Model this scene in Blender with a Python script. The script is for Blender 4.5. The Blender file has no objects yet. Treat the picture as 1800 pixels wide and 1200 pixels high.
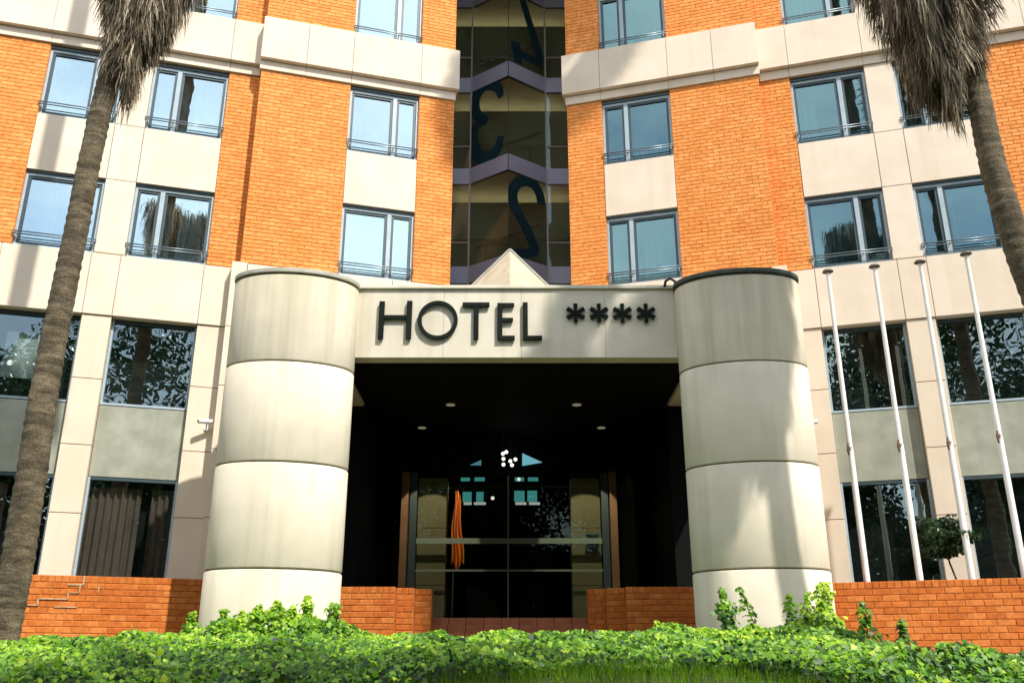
import bpy, math, random
import numpy as np
from mathutils import Vector, Matrix
random.seed(7); RNG = np.random.default_rng(7)
S = bpy.context.scene
R_ = math.radians
# ------------------------------------------------------------------ camera
F_PX = 1643.0
PITCH = math.atan(600.0/F_PX)
cam_d = bpy.data.cameras.new('camera'); cam = bpy.data.objects.new('camera', cam_d)
S.collection.objects.link(cam); S.camera = cam
cam.location = (0, 0, 0)
cam.rotation_euler = (R_(90)+PITCH, 0, 0)
cam_d.sensor_width = 36.0; cam_d.lens = F_PX/1800*36.0
cam_d.shift_x = 2.0/1800
cam_d.clip_end = 1000; cam_d.clip_start = 0.05
S.render.resolution_x = 1024; S.render.resolution_y = 682
# ------------------------------------------------------------------ light
SUN_AZ, SUN_EL = 38.3, 50.5       # azimuth to the right of straight behind the camera
W = bpy.data.worlds.new('World'); S.world = W; W.use_nodes = True
nt = W.node_tree; nt.nodes.clear()
o_ = nt.nodes.new('ShaderNodeOutputWorld'); bg = nt.nodes.new('ShaderNodeBackground')
sky = nt.nodes.new('ShaderNodeTexSky'); sky.sky_type = 'NISHITA'; sky.sun_disc = False
sky.sun_elevation = R_(SUN_EL); sky.sun_rotation = R_(180-SUN_AZ); sky.dust_density = 1.0; sky.air_density = 1.0
tc = nt.nodes.new('ShaderNodeTexCoord'); mp = nt.nodes.new('ShaderNodeMapping'); mp.inputs['Scale'].default_value = (1, 1, 2.2)
mp.inputs['Location'].default_value = (0.35, 0.2, 0.0)
cn = nt.nodes.new('ShaderNodeTexNoise'); cn.inputs['Scale'].default_value = 2.3; cn.inputs['Detail'].default_value = 7; cn.inputs['Roughness'].default_value = .55
cr = nt.nodes.new('ShaderNodeValToRGB'); cr.color_ramp.elements[0].position = .36; cr.color_ramp.elements[1].position = .62
cr.color_ramp.elements[0].color = (.28, .28, .28, 1)
mx = nt.nodes.new('ShaderNodeMix'); mx.data_type = 'RGBA'
mx.inputs[7].default_value = (8.6, 9.2, 9.5, 1)
nt.links.new(tc.outputs['Generated'], mp.inputs[0]); nt.links.new(mp.outputs[0], cn.inputs['Vector'])
nt.links.new(cn.outputs['Fac'], cr.inputs[0]); nt.links.new(cr.outputs[0], mx.inputs[0])
nt.links.new(sky.outputs[0], mx.inputs[6]); nt.links.new(mx.outputs[2], bg.inputs[0])
bg.inputs[1].default_value = 0.13
nt.links.new(bg.outputs[0], o_.inputs[0])
sd = bpy.data.lights.new('sun', 'SUN'); sd.energy = 4.0; sd.angle = R_(0.8); sd.color = (1, .95, .87)
sun = bpy.data.objects.new('sun', sd); S.collection.objects.link(sun)
sdir = Vector((math.sin(R_(SUN_AZ))*math.cos(R_(SUN_EL)), -math.cos(R_(SUN_AZ))*math.cos(R_(SUN_EL)), math.sin(R_(SUN_EL))))
sun.rotation_euler = sdir.to_track_quat('Z', 'Y').to_euler()
vs = S.view_settings; S.display_settings.display_device = 'sRGB'
vs.view_transform = 'Standard'; vs.look = 'None'; vs.exposure = .68; vs.gamma = 1.0; vs.use_curve_mapping = False

# ------------------------------------------------------------------ material helpers
def nodes(name):
    m = bpy.data.materials.new(name); m.use_nodes = True
    t = m.node_tree; return m, t, t.nodes['Principled BSDF']
def N(t, k, **kw):
    n = t.nodes.new(k)
    for a, v in kw.items():
        if a in n.inputs.keys(): n.inputs[a].default_value = v
        else: setattr(n, a, v)
    return n
def rgb(c): return (c[0], c[1], c[2], 1)
def mat(name, col, col2=None, scale=3.0, rough=.8, bump=0.0, bscale=60, streak=0.0, metal=0.0, spec=.3, detail=6, lo=.35, hi=.65, streak_col=None, stz=(6, 6, .35)):
    m, t, p = nodes(name)
    p.inputs['Roughness'].default_value = rough; p.inputs['Metallic'].default_value = metal
    p.inputs['Specular IOR Level'].default_value = spec
    g = N(t, 'ShaderNodeNewGeometry')
    last = None
    if col2 is not None:
        n = N(t, 'ShaderNodeTexNoise', Scale=scale, Detail=detail)
        t.links.new(g.outputs['Position'], n.inputs['Vector'])
        r = N(t, 'ShaderNodeValToRGB'); r.color_ramp.elements[0].position = lo; r.color_ramp.elements[1].position = hi
        r.color_ramp.elements[0].color = rgb(col); r.color_ramp.elements[1].color = rgb(col2)
        t.links.new(n.outputs['Fac'], r.inputs[0]); last = r.outputs[0]
    else:
        r = N(t, 'ShaderNodeRGB'); r.outputs[0].default_value = rgb(col); last = r.outputs[0]
    if streak > 0:
        mp_ = N(t, 'ShaderNodeMapping'); mp_.inputs['Scale'].default_value = stz
        n = N(t, 'ShaderNodeTexNoise', Scale=1.0, Detail=5)
        t.links.new(g.outputs['Position'], mp_.inputs[0]); t.links.new(mp_.outputs[0], n.inputs['Vector'])
        r = N(t, 'ShaderNodeMapRange'); r.inputs[1].default_value = .5; r.inputs[2].default_value = .75; r.inputs[4].default_value = streak
        t.links.new(n.outputs['Fac'], r.inputs[0])
        mxn = N(t, 'ShaderNodeMix', data_type='RGBA'); mxn.inputs[7].default_value = rgb(streak_col or [c*.55 for c in col])
        t.links.new(r.outputs[0], mxn.inputs[0]); t.links.new(last, mxn.inputs[6]); last = mxn.outputs[2]
    t.links.new(last, p.inputs['Base Color'])
    if bump > 0:
        n = N(t, 'ShaderNodeTexNoise', Scale=bscale, Detail=4)
        t.links.new(g.outputs['Position'], n.inputs['Vector'])
        bm_ = N(t, 'ShaderNodeBump', Strength=bump, Distance=.01)
        t.links.new(n.outputs['Fac'], bm_.inputs['Height']); t.links.new(bm_.outputs[0], p.inputs['Normal'])
    return m
def brickmat(name, cols, rough=.85, bump=.35):
    """colour varies per brick: attribute 'rnd' on joined bricks, object random on single ones"""
    m, t, p = nodes(name); p.inputs['Roughness'].default_value = rough; p.inputs['Specular IOR Level'].default_value = .2
    at = N(t, 'ShaderNodeAttribute', attribute_name='rnd'); oi = N(t, 'ShaderNodeObjectInfo')
    ad = N(t, 'ShaderNodeMath', operation='ADD'); fr = N(t, 'ShaderNodeMath', operation='FRACT')
    t.links.new(at.outputs['Fac'], ad.inputs[0]); t.links.new(oi.outputs['Random'], ad.inputs[1]); t.links.new(ad.outputs[0], fr.inputs[0])
    g = N(t, 'ShaderNodeNewGeometry')
    n = N(t, 'ShaderNodeTexNoise', Scale=.9, Detail=4); t.links.new(g.outputs['Position'], n.inputs['Vector'])
    mr = N(t, 'ShaderNodeMapRange'); mr.inputs[1].default_value = .3; mr.inputs[2].default_value = .7; mr.inputs[3].default_value = -.3; mr.inputs[4].default_value = .3
    t.links.new(n.outputs['Fac'], mr.inputs[0])
    sm = N(t, 'ShaderNodeMath', operation='ADD'); t.links.new(fr.outputs[0], sm.inputs[0]); t.links.new(mr.outputs[0], sm.inputs[1])
    r = N(t, 'ShaderNodeValToRGB')
    els = r.color_ramp.elements
    els[1].position = 1; els[0].color = rgb(cols[0]); els[1].color = rgb(cols[-1])
    for i, c in enumerate(cols[1:-1]):
        e = els.new((i+1)/(len(cols)-1)); e.color = rgb(c)
    t.links.new(sm.outputs[0], r.inputs[0])
    n2 = N(t, 'ShaderNodeTexNoise', Scale=14, Detail=6); t.links.new(g.outputs['Position'], n2.inputs['Vector'])
    mr2 = N(t, 'ShaderNodeMapRange'); mr2.inputs[1].default_value = .3; mr2.inputs[2].default_value = .7; mr2.inputs[3].default_value = .78; mr2.inputs[4].default_value = 1.18
    t.links.new(n2.outputs['Fac'], mr2.inputs[0])
    mu = N(t, 'ShaderNodeVectorMath', operation='SCALE'); t.links.new(r.outputs[0], mu.inputs[0]); t.links.new(mr2.outputs[0], mu.inputs['Scale'])
    t.links.new(mu.outputs[0], p.inputs['Base Color'])
    b = N(t, 'ShaderNodeBump', Strength=bump, Distance=.006); n3 = N(t, 'ShaderNodeTexNoise', Scale=55, Detail=4)
    t.links.new(g.outputs['Position'], n3.inputs['Vector']); t.links.new(n3.outputs['Fac'], b.inputs['Height']); t.links.new(b.outputs[0], p.inputs['Normal'])
    return m
def glassmat(name, tint, refl, rtint, wob=.04, rough=0.0, wscale=2.2):
    m = bpy.data.materials.new(name); m.use_nodes = True; t = m.node_tree; t.nodes.clear()
    o = N(t, 'ShaderNodeOutputMaterial'); tr = N(t, 'ShaderNodeBsdfTransparent'); gl = N(t, 'ShaderNodeBsdfGlossy')
    tr.inputs[0].default_value = rgb(tint); gl.inputs['Color'].default_value = rgb(rtint); gl.inputs['Roughness'].default_value = rough
    mx_ = N(t, 'ShaderNodeMixShader')
    lw = N(t, 'ShaderNodeLayerWeight', Blend=.5); pw = N(t, 'ShaderNodeMath', operation='POWER'); pw.inputs[1].default_value = 4.5
    mr = N(t, 'ShaderNodeMapRange'); mr.inputs[3].default_value = refl; mr.inputs[4].default_value = 1.0
    t.links.new(lw.outputs['Facing'], pw.inputs[0]); t.links.new(pw.outputs[0], mr.inputs[0]); t.links.new(mr.outputs[0], mx_.inputs[0])
    t.links.new(tr.outputs[0], mx_.inputs[1]); t.links.new(gl.outputs[0], mx_.inputs[2]); t.links.new(mx_.outputs[0], o.inputs[0])
    g = N(t, 'ShaderNodeNewGeometry'); n = N(t, 'ShaderNodeTexNoise', Scale=wscale, Detail=1); t.links.new(g.outputs['Position'], n.inputs['Vector'])
    b = N(t, 'ShaderNodeBump', Strength=wob, Distance=.05); t.links.new(n.outputs['Fac'], b.inputs['Height']); t.links.new(b.outputs[0], gl.inputs['Normal'])
    return m
def emit(name, col, st):
    m = bpy.data.materials.new(name); m.use_nodes = True; t = m.node_tree; t.nodes.clear()
    o = N(t, 'ShaderNodeOutputMaterial'); e = N(t, 'ShaderNodeEmission'); e.inputs[0].default_value = rgb(col); e.inputs[1].default_value = st
    t.links.new(e.outputs[0], o.inputs[0]); return m

M = {}
M['cream'] = mat('precast_cream', (.67, .565, .445), (.73, .62, .50), 1.6, .85, .25, 90, .35, streak_col=(.56, .44, .31), stz=(3.0, 3.0, .25))
M['cream_pier'] = mat('precast_cream_pier', (.66, .55, .425), (.71, .60, .47), 1.4, .85, .25, 90, .2, streak_col=(.57, .44, .31))
M['cream_dark'] = mat('cream_edge', (.42, .33, .22), (.5, .4, .28), 4, .85)
M['grey_panel'] = mat('grey_panel', (.27, .28, .22), (.36, .365, .30), 2.5, .9, .3, 80, .3, streak_col=(.22, .22, .17))
def colmat(name, a, b_, stain):
    m = mat(name, a, b_, 2.2, .85, .45, 70, .35, streak_col=stain, stz=(5, 5, .22))
    # grime washing down from the rim (height-bound stain)
    t = m.node_tree; p = t.nodes['Principled BSDF']; src = p.inputs['Base Color'].links[0].from_socket
    g = N(t, 'ShaderNodeNewGeometry'); sp = N(t, 'ShaderNodeSeparateXYZ'); t.links.new(g.outputs['Position'], sp.inputs[0])
    mp_ = N(t, 'ShaderNodeMapping'); mp_.inputs['Scale'].default_value = (4.5, 4.5, .3); n = N(t, 'ShaderNodeTexNoise', Scale=1, Detail=6)
    t.links.new(g.outputs['Position'], mp_.inputs[0]); t.links.new(mp_.outputs[0], n.inputs['Vector'])
    ad = N(t, 'ShaderNodeMath', operation='MULTIPLY_ADD'); ad.inputs[1].default_value = 3.6
    t.links.new(n.outputs['Fac'], ad.inputs[0]); t.links.new(sp.outputs['Z'], ad.inputs[2])
    mr = N(t, 'ShaderNodeMapRange'); mr.inputs[1].default_value = 6.7; mr.inputs[2].default_value = 8.5; mr.inputs[3].default_value = 0; mr.inputs[4].default_value = .8
    t.links.new(ad.outputs[0], mr.inputs[0])
    mx_ = N(t, 'ShaderNodeMix', data_type='RGBA'); mx_.inputs[7].default_value = rgb(stain)
    t.links.new(mr.outputs[0], mx_.inputs[0]); t.links.new(src, mx_.inputs[6]); t.links.new(mx_.outputs[2], p.inputs['Base Color'])
    return m
M['column'] = colmat('column_render', (.65, .585, .46), (.71, .64, .51), (.38, .345, .235))
M['fascia'] = mat('fascia_render', (.58, .53, .425), (.66, .61, .50), 1.8, .85, .3, 70, .45, streak_col=(.42, .37, .26), stz=(4, 4, .3))
M['joint'] = mat('joint_dark', (.10, .085, .05), (.14, .12, .07), 9, .9)
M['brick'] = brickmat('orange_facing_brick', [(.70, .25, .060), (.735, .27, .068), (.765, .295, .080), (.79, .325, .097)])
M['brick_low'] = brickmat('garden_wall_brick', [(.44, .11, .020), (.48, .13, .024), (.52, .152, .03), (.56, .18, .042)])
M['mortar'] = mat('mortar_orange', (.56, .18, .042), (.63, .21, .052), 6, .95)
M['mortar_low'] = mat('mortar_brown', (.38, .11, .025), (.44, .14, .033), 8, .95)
M['mortar_pale'] = mat('mortar_pale', (.55, .45, .32), (.4, .25, .12), 20, .95)
M['frame'] = mat('window_frame_grey_blue', (.30, .38, .43), (.36, .44, .49), 5, .45, spec=.5)
M['sash'] = mat('sash_dark', (.035, .06, .07), None, rough=.45, spec=.5)
M['dark'] = mat('interior_dark', (.02, .024, .025), None, rough=.9)
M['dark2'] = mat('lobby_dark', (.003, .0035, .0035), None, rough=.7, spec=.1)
M['rail'] = mat('rail_metal', (.16, .19, .21), None, rough=.35, metal=.6)
M['glass_a'] = glassmat('window_glass_bright_refl', (.72, .80, .82), .50, (.76, .92, .96), .035)  # left wing copy: brighter sky reflection set into the glass colour
M['glass_b'] = glassmat('window_glass_dim_refl', (.50, .62, .65), .34, (.37, .56, .58), .035)  # right wing copy of the same glass, its reflection coloured dimmer
M['glass_pod'] = glassmat('podium_glass', (.80, .84, .82), .15, (.75, .9, .9), .03)
M['glass_bay'] = glassmat('bay_glass_bronze', (.80, .84, .78), .07, (.55, .72, .75), .03)
M['glass_door'] = glassmat('door_glass', (.70, .72, .66), .03, (.5, .65, .6), .01)
M['curtain'] = mat('net_curtain', (.50, .55, .55), (.58, .62, .62), 2, .9)
M['curtain_brown'] = mat('brown_curtain', (.19, .135, .12), (.25, .175, .155), 2, .9)
M['spandrel'] = mat('bay_spandrel_blue_grey', (.34, .45, .64), (.40, .51, .70), 1.5, .4, spec=.5)
M['mullion'] = mat('bay_mullion', (.36, .39, .40), None, rough=.4)
M['seam'] = mat('bay_glass_seam', (.02, .03, .03), None, rough=.5)
M['ceiling'] = mat('stair_ceiling_tan', (.44, .38, .24), (.50, .44, .29), 2, .8)
M['stairwall'] = mat('stair_back_wall', (.20, .29, .25), (.30, .38, .31), 1.0, .7)
M['teal'] = mat('teal_painted_digit', (.001, .035, .055), (.002, .045, .065), 3, .6)
M['sign'] = mat('sign_letter_dark', (.005, .008, .006), (.010, .014, .011), 12, .7, spec=.1)
M['cap_l'] = mat('cap_flashing_grey', (.34, .33, .27), (.42, .41, .34), 6, .6)
M['cap_r'] = mat('cap_flashing_green', (.03, .045, .035), (.06, .08, .065), 6, .5)
M['white'] = mat('white_pole_paint', (.80, .80, .80), (.70, .70, .68), 5, .45, .1, 40, spec=.5)
M['disc'] = mat('pole_finial_grey', (.12, .10, .08), None, rough=.5)
M['rust'] = mat('rusty_cleat', (.12, .06, .03), None, rough=.8)
M['camera_white'] = mat('camera_white', (.75, .76, .78), None, rough=.4)
M['concrete'] = mat('concrete_path', (.33, .31, .27), (.40, .38, .33), 6, .9, .3)
M['soil'] = mat('soil', (.035, .045, .018), (.06, .055, .03), 8, .95, .4)
M['asphalt'] = mat('asphalt', (.05, .05, .05), (.06, .06, .06), 30, .9, .3)
M['paver'] = mat('landing_tile', (.30, .09, .045), (.38, .13, .06), 6, .45, spec=.4)
M['lobbycream'] = mat('lobby_stone_cream', (.52, .47, .36), (.60, .54, .42), 1.5, .6)
M['orange_wood'] = mat('door_jamb_orange', (.17, .10, .05), (.22, .13, .07), 3, .5)
M['steel'] = mat('door_rail_steel', (.20, .26, .21), None, rough=.5)
M['trunk'] = None
M['stone_tan'] = mat('pyramid_stone', (.42, .35, .25), (.50, .43, .32), 2.5, .85, .2, 60, .3)

# ------------------------------------------------------------------ mesh helpers
class MB:
    def __init__(s): s.v = []; s.f = []; s.a = []
    def quad(s, a, b, c, d):
        i = len(s.v); s.v += [tuple(a), tuple(b), tuple(c), tuple(d)]; s.f.append((i, i+1, i+2, i+3))
    def hexa(s, P):     # 8 corners, bottom 4 ccw then top 4
        i = len(s.v); s.v += [tuple(p) for p in P]
        for q in ((3, 2, 1, 0), (4, 5, 6, 7), (0, 1, 5, 4), (1, 2, 6, 5), (2, 3, 7, 6), (3, 0, 4, 7)):
            s.f.append(tuple(i+k for k in q))
    def box(s, x0, x1, y0, y1, z0, z1):
        s.hexa([(x0, y0, z0), (x1, y0, z0), (x1, y1, z0), (x0, y1, z0), (x0, y0, z1), (x1, y0, z1), (x1, y1, z1), (x0, y1, z1)])
    def prism(s, pts, z0, z1, zt=None):
        n = len(pts); i = len(s.v)
        s.v += [(p[0], p[1], z0) for p in pts] + [(p[0], p[1], z1) for p in pts]
        for k in range(n):
            j = (k+1) % n; s.f.append((i+k, i+j, i+n+j, i+n+k))
        s.f.append(tuple(i+k for k in range(n-1, -1, -1))); s.f.append(tuple(i+n+k for k in range(n)))
    def tube(s, pts, r, n=8, cap=True):
        pts = [Vector(p) for p in pts]; rs = r if isinstance(r, (list, tuple)) else [r]*len(pts)
        i0 = len(s.v); prev = None
        for k, p in enumerate(pts):
            d = (pts[min(k+1, len(pts)-1)]-pts[max(k-1, 0)]).normalized()
            u = d.orthogonal().normalized() if prev is None else (prev-d*prev.dot(d)).normalized()
            prev = u; w = d.cross(u)
            for j in range(n):
                a = 2*math.pi*j/n; s.v.append(tuple(p+(u*math.cos(a)+w*math.sin(a))*rs[k]))
        for k in range(len(pts)-1):
            for j in range(n):
                a = i0+k*n+j; b = i0+k*n+(j+1) % n; s.f.append((a, b, b+n, a+n))
        if cap:
            s.f.append(tuple(i0+j for j in range(n-1, -1, -1))); e = i0+(len(pts)-1)*n; s.f.append(tuple(e+j for j in range(n)))
    def ball(s, c, r, nu=10, nv=6, sc=(1, 1, 1)):
        i0 = len(s.v)
        for a in range(nv+1):
            th = math.pi*a/nv
            for b in range(nu):
                ph = 2*math.pi*b/nu
                s.v.append((c[0]+r*sc[0]*math.sin(th)*math.cos(ph), c[1]+r*sc[1]*math.sin(th)*math.sin(ph), c[2]+r*sc[2]*math.cos(th)))
        for a in range(nv):
            for b in range(nu):
                s.f.append((i0+a*nu+b, i0+(a+1)*nu+b, i0+(a+1)*nu+(b+1) % nu, i0+a*nu+(b+1) % nu))
    def mesh(s, name, m, smooth=False, attr=None):
        me = bpy.data.meshes.new(name); me.from_pydata(s.v, [], s.f)
        if isinstance(m, str): m = M[m]
        me.materials.append(m)
        if smooth: me.polygons.foreach_set('use_smooth', [True]*len(me.polygons))
        if attr is not None:
            at = me.attributes.new('rnd', 'FLOAT', 'POINT'); at.data.foreach_set('value', attr)
        me.update(); return me
    def build(s, name, m, parent=None, smooth=False, attr=None, bevel=0, kind=None):
        me = s.mesh(name, m, smooth, attr); o = link(name, me, parent)
        if bevel:
            b = o.modifiers.new('edge', 'BEVEL'); b.width = bevel; b.segments = 2; b.limit_method = 'ANGLE'
        if kind: o['kind'] = kind
        return o
def wl(p):   # world location of an unrotated parent chain
    v = Vector((0, 0, 0))
    while p is not None: v += Vector(p.location); p = p.parent
    return v
def link(name, data, parent=None, loc=(0, 0, 0), rot=(0, 0, 0), sc=None):
    o = bpy.data.objects.new(name, data); S.collection.objects.link(o)
    o.location = Vector(loc)
    if parent is not None:
        o.parent = parent; o.location = Vector(loc)-wl(parent)
    o.rotation_euler = rot
    if sc: o.scale = sc
    return o
def thing(name, label, cat, loc, group=None):
    o = link(name, None, None, loc); o.empty_display_size = .2
    o['label'] = label; o['category'] = cat
    if group: o['group'] = group
    return o
def tag(o, label, cat, group=None, kind=None):
    if label: o['label'] = label
    if cat: o['category'] = cat
    if group: o['group'] = group
    if kind: o['kind'] = kind
    return o
def struct(name, mb, m, **k):
    o = mb.build(name, m, **k); o['kind'] = 'structure'; return o

# wing frames: u runs outward along the facade, d is proud of it (towards the street)
BETA = R_(16.0); CB, SB = math.cos(BETA), math.sin(BETA)
def wp(side, a, u, d, z):
    return (side*u*CB - side*d*SB, a-u*SB-d*CB, z)
def wbox(mb, side, a, u0, u1, z0, z1, d0, d1):
    if side > 0: P = [wp(side, a, u, d, z) for z in (z0, z1) for (u, d) in ((u0, d1), (u1, d1), (u1, d0), (u0, d0))]
    else: P = [wp(side, a, u, d, z) for z in (z0, z1) for (u, d) in ((u1, d1), (u0, d1), (u0, d0), (u1, d0))]
    mb.hexa(P)
A_IN = {-1: 18.8, 1: 19.0}; A_OUT = {-1: 19.11, 1: 19.31}

def ray(x, y):
    c_, s_ = math.cos(PITCH), math.sin(PITCH)
    return (x-898, F_PX*c_-(600-y)*s_, F_PX*s_+(600-y)*c_)
def proj(P):
    c_, s_ = math.cos(PITCH), math.sin(PITCH); d = P[1]*c_+P[2]*s_
    return 898+F_PX*P[0]/d, 600-F_PX*(P[2]*c_-P[1]*s_)/d

# ------------------------------------------------------------------ terrain
def hgt(x, y):
    yy = min(max(y, -200), 14.2)
    if yy > 6.0: z = .02+(yy-6.0)/8.2*.42
    elif yy > 2.6:
        t = (yy-2.6)/3.4; z = -1.62+1.64*(t*t*(3-2*t))
    else: z = -1.62
    if yy > 3: z += .06*math.sin(x*.55+1.0)*min(1, (yy-3)/5)*(1 if yy < 12.8 else max(0, (14.2-yy)/1.4))
    if yy > 3 and x > 3: z -= min(.07, (x-3)*.02)
    return z
def hgtv(x, y): return np.array([hgt(a, b) for a, b in zip(x, y)])
g = MB()
xs = sorted(set([-140, -80, -40, -24] + list(np.arange(-16, 16.1, .5)) + [24, 40, 80, 140])); ys = sorted(set([-140, -60, -20, 0, 2] + list(np.arange(2.5, 15.1, .35)) + [15.5, 18, 24, 40, 80, 140]))
for y in ys:
    for x in xs: g.v.append((x, y, hgt(x, y)))
nx = len(xs)
for j in range(len(ys)-1):
    for i in range(nx-1):
        a = j*nx+i; g.f.append((a, a+1, a+nx+1, a+nx))
struct('ground', g, 'soil', smooth=True)
g = MB(); g.box(-140, 140, -11.0, -2.4, -1.70, -1.60); struct('road', g, 'asphalt')
g = MB(); g.box(-140, 140, -2.4, 1.6, -1.70, -1.47); struct('pavement', g, 'concrete')
# paths in front of the low walls
g = MB()
pts = [(-9.5, -3.4), (3.3, 12)]
for side, a in ((-1, 17.5), (1, 16.7)):
    for k in range(16):
        u0, u1 = 4.0+k*.55, 4.55+k*.55
        for j in range(3 if side < 0 else 24):
            d0, d1 = j*.3-.1, (j+1)*.3-.1
            q = []
            for (u, d) in ((u0, d0), (u1, d0), (u1, d1), (u0, d1)):
                p = wp(side, a, u, d, 0); q.append((p[0], p[1], hgt(p[0], p[1])+.03))
            if side > 0: q = q[::-1]
            g.quad(*q)
struct('path', g, 'concrete')

# ------------------------------------------------------------------ hotel
hotel = thing('hotel_building', 'orange brick and cream panel hotel with two angled wings and central glass bay', 'building', (0, 19, .5))
ZT = 19.9
# masses behind the facade: wing cores
for side in (-1, 1):
    g = MB(); a = A_IN[side]
    P = [wp(side, a, 1.42, -.5, 0)[:2], wp(side, a, 16, -.85, 0)[:2], wp(side, a, 16, -12, 0)[:2], (side*5.5, 32)]
    P.append((side*1.95, 23.6))
    if side < 0: P = P[::-1]
    g.prism([p for p in P], 7.4, ZT)
    g.build('wing_core', 'dark', hotel)
    g = MB()
    P = [wp(side, a, 5.4, -.80, 0)[:2], wp(side, a, 16, -.85, 0)[:2], wp(side, a, 16, -12, 0)[:2], (side*5.0, 32)]
    if side < 0: P = P[::-1]
    g.prism(P, 0, 7.4); g.build('podium_core', 'dark', hotel)
    # return wall beside the glass bay
    g = MB(); p0 = wp(side, a, 1.36, -.02, 0); p1 = (side*1.80, 23.4)
    g.prism([(p0[0], p0[1]), (p1[0], p1[1]), (p1[0]+side*.12, p1[1]), (p0[0]+side*.12, p0[1])][::side], 7.4, ZT)
    g.build('return_wall', 'mortar', hotel)
g = MB(); g.box(-15, 15, 17, 31, ZT, ZT+.3); g.build('roof', 'grey_panel', hotel)

# --- bricks
unit = MB(); unit.v = [(-.5, 0, -.5), (.5, 0, -.5), (.5, 0, .5), (-.5, 0, .5), (-.47, -1, -.42), (.47, -1, -.42), (.47, -1, .42), (-.47, -1, .42)]
unit.f = [(4, 5, 6, 7), (0, 1, 5, 4), (1, 2, 6, 5), (2, 3, 7, 6), (3, 0, 4, 7)]
brick_mesh = {k: unit.mesh('brick', k) for k in ('brick', 'brick_low')}
def brick_cells(u0, u1, z0, z1, bw, bh, j=.010):
    out = []; nrow = max(1, round((z1-z0)/bh)); bh = (z1-z0)/nrow
    for r in range(nrow):
        z = z0+r*bh; off = (r % 2)*.5*bw+(.25*bw if False else 0)
        k0 = math.floor((u0-off)/bw)-1
        k = k0
        while True:
            s, e = k*bw+off, (k+1)*bw+off
            k += 1
            if s >= u1: break
            s2, e2 = max(s, u0), min(e, u1)
            if e2-s2 < .03: continue
            out.append(((s2+e2)/2, z+bh/2, e2-s2-j, bh-j))
    return out
BR = []   # (side,a,u,z,w,h)
def wall_back(side, a, u0, u1, z0, z1, name='wall'):
    g = MB(); wbox(g, side, a, u0, u1, z0, z1, -.42, -.008); g.build(name, 'mortar', hotel)
    BR.extend([(side, a)+c for c in brick_cells(u0, u1, z0, z1, .255, .0885, .0075)])
UB = (6.45, 8.00); UA = (8.58, 10.06); UI = (2.18, 3.74)
ZB = [8.0, 10.95, 13.97, 16.97]; ZH = 1.64
for side in (-1, 1):
    ai, ao = A_IN[side], A_OUT[side]
    for (z0, z1) in ((8.0, 12.64), (13.95, ZT)):
        wall_back(side, ai, 1.36, UI[0], z0, z1); wall_back(side, ai, UI[1], 5.70, z0, z1)
        wall_back(side, ao, 5.70-.0, UB[0], z0, z1); wall_back(side, ao, UA[1], 12.2, z0, z1)
        wall_back(side, ao, 12.2+1.5, 15.5, z0, z1)
def brick_rot(side): return -side*BETA
cand = []
for i, b in enumerate(BR):
    P = wp(b[0], b[1], b[2], 0, b[3]); q = proj(P)
    if 0 < q[0] < 1800 and 0 < q[1] < 1200 and not (380 < q[0] < 1400 and q[1] > 470):
        cand.append((Vector(P).length, i))
cand.sort(); single = set(i for _, i in cand[:300])
g = MB(); att = []
for i, (side, a, u, z, w, h) in enumerate(BR):
    pr = random.uniform(.000, .0025)
    if i in single:
        p = wp(side, a, u, -.008, z)
        o = link('brick', brick_mesh['brick'], hotel, p, (0, 0, brick_rot(side)), (w, .010+pr, h))
    else:
        c = len(g.v); d0, d1 = -.008, .002+pr; s_ = .004
        for (uu, zz, dd) in ((u-w/2, z-h/2, d0), (u+w/2, z-h/2, d0), (u+w/2, z+h/2, d0), (u-w/2, z+h/2, d0), (u-w/2+s_, z-h/2+s_, d1), (u+w/2-s_, z-h/2+s_, d1), (u+w/2-s_, z+h/2-s_, d1), (u-w/2+s_, z+h/2-s_, d1)):
            g.v.append(wp(side, a, uu, dd, zz))
        fl = ((4, 5, 6, 7), (0, 1, 5, 4), (1, 2, 6, 5), (2, 3, 7, 6), (3, 0, 4, 7))
        for q in fl: g.f.append(tuple(c+k for k in (q if side > 0 else q[::-1])))
        att += [random.random()]*8
g.build('brickwork', 'brick', hotel, attr=att, kind='stuff')

# --- panels
def panel(side, a, u0, u1, z0, z1, d1, m='cream', name='panel', d0=-.42, gap=.006, bevel=.006):
    g = MB(); wbox(g, side, a, u0+gap, u1-gap, z0+gap, z1-gap, d0, d1)
    return g.build(name, m, hotel, bevel=bevel)
def backing(side, a, u0, u1, z0, z1, d):
    g = MB(); wbox(g, side, a, u0, u1, z0, z1, -.43, d); g.build('joint_backing', 'cream_dark', hotel)

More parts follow.
